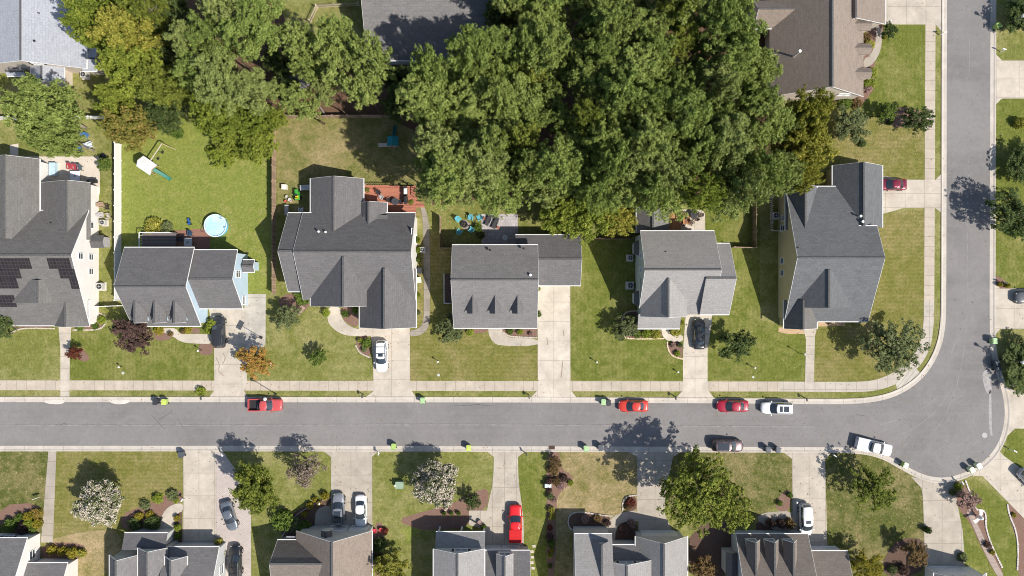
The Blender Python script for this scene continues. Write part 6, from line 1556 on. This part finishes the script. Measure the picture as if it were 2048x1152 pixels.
# ---------------------------------------------------------------- shrubs
YB = "clipped golden shrubs"
SH = [
 (57,1032,9,.9,YEL_L,"golden round shrub, top left of the cluster by the narrow path"),(75,1027,10,.9,ORANGE_L,"orange golden shrub, top right of the cluster by the narrow path"),(58,1045,9,.9,LIME_L,"lime round shrub in the middle left of the cluster by the narrow path"),(75,1047,10,.9,YEL_L,"golden shrub at the bottom right of the cluster by the narrow path"),(44,1058,11,1.0,PLUM_L,"dark plum shrub below the golden cluster by the white house"),(20,1050,14,1.0,HEDGE_L,"dark green shrub before the white walled house window"),(38,1034,8,.8,HEDGE_L,"small dark shrub left of the golden cluster"),(66,1058,8,.8,HEDGE_L,"low green shrub below the golden cluster"),
 (103,1100,10,.9,YEL_L,"golden shrub, first from the left in the row below the path"),(125,1102,9,.9,YEL_L,"golden shrub, second from the left in the row below the path"),(145,1105,11,1.0,YEL_L,"golden shrub, third from the left in the row below the path"),(163,1107,9,.9,OAK_Y,"olive shrub at the right end of the golden row"),
 (565,1040,20,1.7,HEDGE_L,"large clipped round green shrub left of the brown roofed house"),(590,1050,13,1.1,GREYG_L,"feathery green shrub right of the large clipped round one"),(610,1055,14,1.2,HEDGE_L,"dark shrub before the porch of the brown roofed house"),
 (650,992,8,.9,YEL_L,"golden shrub nearest the double driveway"),(629,999,5,.6,YEL_L,"small golden shrub beside the white garden post"),(638,1006,5,.6,ORANGE_L,"small orange golden shrub below the garden post"),(620,1011,7,.7,YEL_L,"golden shrub in the middle of the bed by the double driveway"),(609,1028,6,.7,YEL_L,"golden shrub nearest the clipped green one"),
 (424,648,11,1.2,LIME_L,"bright green shrub beside the black car"),(417,660,8,.9,LIME_L,"lower bright green shrub beside the black car"),(318,661,9,.7,YEL_L,"yellow flowering shrub left at the blue house's front wall"),(376,659,8,.5,YEL_L,"yellow flowering shrub right at the blue house's front wall"),(341,668,5,.6,RUST_L,"small brown pot plant shrub beside the curved path"),(366,663,5,.6,RUST_L,"small brown shrub right of the curved path"),
 (652,626,8,.9,LIME_L,"lime shrub at the porch of the wide charcoal house"),(605,594,16,.9,HEDGE_L,"dark green low shrub under the front left eave of the wide house"),(690,628,7,.7,HEDGE_L,"green shrub in the strip beside the curved front path"),(712,620,8,.8,HEDGE_L,"shaded shrub against the garage wing"),
 (720,681,5,.6,LIME_L,"lime shrub at the left of the bed by the white car"),(733,686,10,.8,HEDGE_L,"leafy green shrub in the bed by the white car"),(728,699,6,.5,GREYG_L,"grey green shrub low in the bed by the white car"),
 (835,480,6,1.6,LIME_L,"tall hedge shrub, upper, against the right wall of the wide house"),(836,500,6,1.5,LIME_L,"tall hedge shrub, middle, against the right wall of the wide house"),(836,520,5,1.4,HEDGE_L,"tall hedge shrub, lower, against the right wall of the wide house"),(836,590,5,.7,LIME_L,"small shrub by the lower right wall of the wide house"),(836,625,5,.6,GREYG_L,"small grey green shrub at the garage corner of the wide house"),
 (940,664,8,.5,LIME_L,"low leafy shrub left of the dormer house porch"),(1020,662,7,.5,HEDGE_L,"low shrub under the dormer house's front eave"),(1040,664,6,.5,LIME_L,"lime low shrub in the bed under the dormer house"),(1062,668,5,.5,PINK_L,"pinkish low shrub beside the long pale driveway"),(1076,628,7,1.2,HEDGE_L,"green upright shrub between garage drive and dormer house"),(1077,578,4,.8,LIME_L,"small green shrub at the top of the long driveway"),(905,405,7,.7,LIME_L,"small bright shrub at the lawn corner by the pines"),(955,455,9,.9,HEDGE_L,"green shrub by the stone patio's left edge"),(962,470,8,.8,OAK_D,"dark shrub in the shade left of the stone patio"),
 (1262,640,12,1.2,OAK_D,"dark shrub in the curved bed at the bay window"),(1275,668,9,.8,HEDGE_L,"low green shrub in the curved stone bed"),(1293,667,10,.9,LIME_L,"olive green shrub below the porch roof"),(1312,667,11,.9,OAK_Y,"wide yellow green shrub below the porch roof"),(1352,662,11,.9,OAK_Y,"shrub between the porch and the black sedan"),(1363,645,5,.9,OAK_Y,"small shrub by the garage of the light grey house"),(1346,690,6,.5,PINK_L,"pinkish low shrub in the bed beside the black sedan"),(1360,690,5,.6,GREYG_L,"grey green shrub at the drive edge beside the black sedan"),(1355,707,6,.5,LIME_L,"lime low shrub at the bottom of the bed by the sedan"),
 (1738,90,11,.7,OAK_Y,"olive shrub at the upper right of the brown roofed house"),(1733,75,9,.7,RUST_L,"rust shrub near the garage corner of the brown roofed house"),(1738,165,12,.8,LIME_L,"yellow green shrub beside the lowest eyebrow dormer"),(1745,145,10,.7,LIME_L,"leafy green shrub in the bed below the stone path"),(1735,178,8,.7,PINK_L,"pale grassy shrub at the lower right of the brown roofed house"),(1690,208,13,.9,HEDGE_L,"green shrub under the gable of the brown roofed house"),(1713,207,12,.9,RUST_L,"brown red shrub under the gable of the brown roofed house"),(1770,75,3.5,.4,YEL_L,"tiny golden shrub in the bed by the driveway corner"),
 (1724,286,8,.7,OAK_D,"little dark shrub alone on the lawn above the corner house"),(1780,245,6,.6,OAK_D,"small dark shrub at the end of the bed by the pavement"),(1658,645,4,.4,RUST_L,"tiny brown shrub in the tan bed"),
 (2000,569,4.5,.7,YEL_L,"yellow shrub, left of two beside the dark mailbox"),(2015,571,5,.7,YEL_L,"yellow shrub, right of two beside the dark mailbox"),
 (1107,940,11,.9,RUST_L,"red brown shrub at the top of the long planted border"),(1098,962,7,.9,PLUM_L,"plum round shrub above the white cabinet"),(1098,979,6,.9,PLUM_L,"plum round shrub below the white cabinet"),(1112,962,8,.8,RUST_L,"rust shrub right of the white cabinet"),(1122,972,8,.6,PINK_L,"pale flowering shrub in the wide part of the border"),(1128,956,8,.7,PLUM_L,"purple spiky shrub in the wide part of the border"),(1141,966,6,.5,LIME_L,"lime tuft at the right tip of the border"),(1100,992,7,.7,GREYG_L,"grey green shrub in the upper half of the long border"),(1108,1000,6,.6,PINK_L,"pinkish shrub in the upper half of the long border"),
 (1103,1020,7,.7,OAK_Y,"olive shrub in the middle of the long border"),(1104,1034,7,.7,OAK_Y,"yellow green shrub in the middle of the long border"),(1100,1056,6,.6,RED_L,"red shrub in the middle of the long border"),(1099,1074,8,.8,PLUM_L,"dark plum shrub in the lower half of the long border"),(1102,1087,9,.9,HEDGE_L,"green shrub in the lower half of the long border"),(1104,1101,5,.5,YEL_L,"yellow tuft in the lower half of the long border"),(1100,1110,6,.6,OAK_Y,"olive tuft below the yellow one in the border"),(1100,1132,5,.5,HEDGE_L,"last green tuft at the bottom of the long border"),
 (888,1027,4.5,.6,HEDGE_L,"tiny clipped shrub, left of three before the porch"),(903,1027,4.5,.6,HEDGE_L,"tiny clipped shrub, middle of three before the porch"),(917,1027,4.5,.6,HEDGE_L,"tiny clipped shrub, right of three before the porch"),(967,1054,6,.7,HEDGE_L,"small green shrub at the porch corner by the pickup's drive"),
 (1262,1005,9,.7,RED_L,"red leaved shrub in the curved block bed"),(1256,1015,6,.6,RUST_L,"rust shrub at the bottom of the curved block bed"),(1170,1038,9,.5,PINK_L,"pale flowering shrub in the edged bed of the lower grey house"),(1195,1037,8,.5,RUST_L,"rust flowering shrub in the edged bed of the lower grey house"),(1215,1047,7,.6,PLUM_L,"plum shrub by the entry court wall"),(1250,1058,12,.9,PLUM_L,"dark shrub inside the courtyard bed"),(1262,1048,9,.7,PINK_L,"pinkish shrub inside the courtyard bed"),
 (1541,1047,9,1.2,PLUM_L,"dark round clipped shrub, left of three before the white porch"),(1561,1047,9,1.2,PLUM_L,"dark round clipped shrub, middle of three before the white porch"),(1579,1047,10,1.2,RUST_L,"brown round shrub, right of three before the white porch"),(1496,1036,10,1.0,LIME_L,"bright green shrub at the right of the large shading tree"),(1560,1007,6,.6,HEDGE_L,"small green shrub in the mulch strip by the minivan's drive"),(1580,990,6,.6,HEDGE_L,"low green tuft at the top of the mulch strip"),
 (1917,974,8,.9,LIME_L,"lime shrub at the top of the stepped path bed"),(1906,985,7,.7,GREYG_L,"grey green shrub at the drive edge of the stepped path bed"),(1975,1090,7,.6,PLUM_L,"plum tuft low beside the stepped garden path"),(1985,1105,5,.5,YEL_L,"yellow tuft low beside the stepped garden path"),(2028,1030,5,.4,YEL_L,"yellow tuft in the dark bed at the right edge"),(1806,1140,11,1.0,PLUM_L,"dark red shrub below the round rust tree"),(1785,1140,9,.9,GREYG_L,"grey green shrub left of the dark red one at the bottom"),(1925,1115,10,.8,GREYG_L,"grey shrub at the end of the bottom right driveway"),
 (1855,1060,7,1,OAK_D,"dark tuft at the driveway edge above the rust tree"),
 (290,1010,10,.7,GREYG_L,"spreading green shrub in the bed left of the concrete driveway"),(315,997,11,.7,LIME_L,"loose yellow green shrub in the bed left of the driveway"),(345,990,11,.7,GREYG_L,"loose grey green shrub at the top of the bed by the driveway"),(300,1030,8,.7,YEL_L,"yellow shrub in the bed below the loose shrubs"),(279,1032,8,.8,YEL_L,"golden shrub in the shade of the blossoming tree"),(270,1048,13,1.0,OAK_D,"dark shrub beside the charcoal multi gabled house's front"),(305,1045,14,1.1,OAK_D,"dark leafy shrub left of the curved side path"),(352,1001,6,.6,LIME_L,"lime tuft beside the white mailbox post"),
 (354,1036,6,.7,YEL_L,"golden shrub, top of the strip by the driveway"),(355,1055,7,.8,LIME_L,"lime shrub, middle of the strip by the driveway"),(355,1072,7,.8,HEDGE_L,"green shrub, bottom of the strip by the driveway"),
 (437,1085,8,1.0,OAK_Y,"olive hedge shrub, top of the row by the cobbled drive"),(443,1105,7,.9,OAK_Y,"olive hedge shrub, middle of the row by the cobbled drive"),(443,1128,7,.9,OAK_Y,"olive hedge shrub, bottom of the row by the cobbled drive"),
 (760,1090,14,1.3,OAK_D,"dark leafy shrub in the shade right of the double garage"),(758,1120,12,1.1,OAK_D,"lower dark leafy shrub right of the double garage"),(770,1062,7,.7,RED_L,"red flowering shrub right of the double garage"),
 (402,782,9,.7,LIME_L,"yellow green flower clump around the dark mailbox on the verge"),(307,452,17,.9,OAK_Y,"olive shrub against the weathered deck's back"),(333,454,12,.8,GREYG_L,"grey green shrub at the right of the weathered deck's back"),
 (204,640,9,.6,LIME_L,"flowering shrub in the rounded bed of the white gable wall"),(190,652,7,.5,HEDGE_L,"low green shrub at the porch of the far left house"),(160,655,8,.5,HEDGE_L,"low shrub between the path and porch of the far left house"),(45,642,7,.5,HEDGE_L,"low green plant under the eave of the far left house"),
 (2035,460,14,1.4,HEDGE_L,"green shrub below the dark tree at the right edge"),(2040,245,12,1.2,OAK_Y,"olive shrub on the right lawn near the edge"),(735,380,6,.8,HEDGE_L,"potted green shrub on the red deck's top left corner"),(822,405,6,.8,LIME_L,"green shrub beside the red deck steps"),(420,300,9,.6,LIME_L,"lime shrub left end of the back row"),(355,265,12,1.0,HEDGE_L,"green shrub in the top left corner of the lime lawn"),
]
for x, y, r, hh, mt, t in SH:
    bush(x, y, r*1.12, hh*1.15, mt, t, k=3 if mt in (HEDGE_L, PLUM_L) and r < 9.5 else None)

# fallen leaves and grit lying on grass, drives and road
rg = np.random.default_rng(5); n = 5200
X = rg.uniform(-80, 80, n); Y = rg.uniform(-46, 46, n); near = rg.random(n) < .45
X[near] = rg.choice(np.array([wx(a) for a in (510, 614, 871, 1395, 1450, 1748, 1788, 575, 268, 1600, 700, 1000, 1300, 400, 640)]), near.sum()) + rg.normal(0, 5, near.sum())
Y[near] = rg.choice(np.array([wy(a) for a in (975, 942, 964, 985, 700, 640, 300, 240, 240, 896, 800)]), near.sum()) + rg.normal(0, 3.2, near.sum())
V = []; F = []
for i in range(n):
    a = rg.uniform(0, 6.28); s_ = rg.uniform(.035, .10); z = .045+.01*rg.random()
    for k in range(4): V.append((X[i]+s_*(1.3 if k % 2 else .7)*math.cos(a+k*1.571), Y[i]+s_*(1.3 if k % 2 else .7)*math.sin(a+k*1.571), z+rg.uniform(0,.02)))
    F.append((4*i,4*i+1,4*i+2,4*i+3))
me = bpy.data.meshes.new("fallen_leaves"); me.from_pydata(V, [], F); me.materials.append(mulch("fallen_leaf_brown", (.10,.075,.04), (.40,.30,.17)))
lo_ = bpy.data.objects.new("fallen_leaves", me); COL.objects.link(lo_); tag(lo_, "scattered fallen leaves lying on lawns, driveways and road", "leaves", kind="stuff")
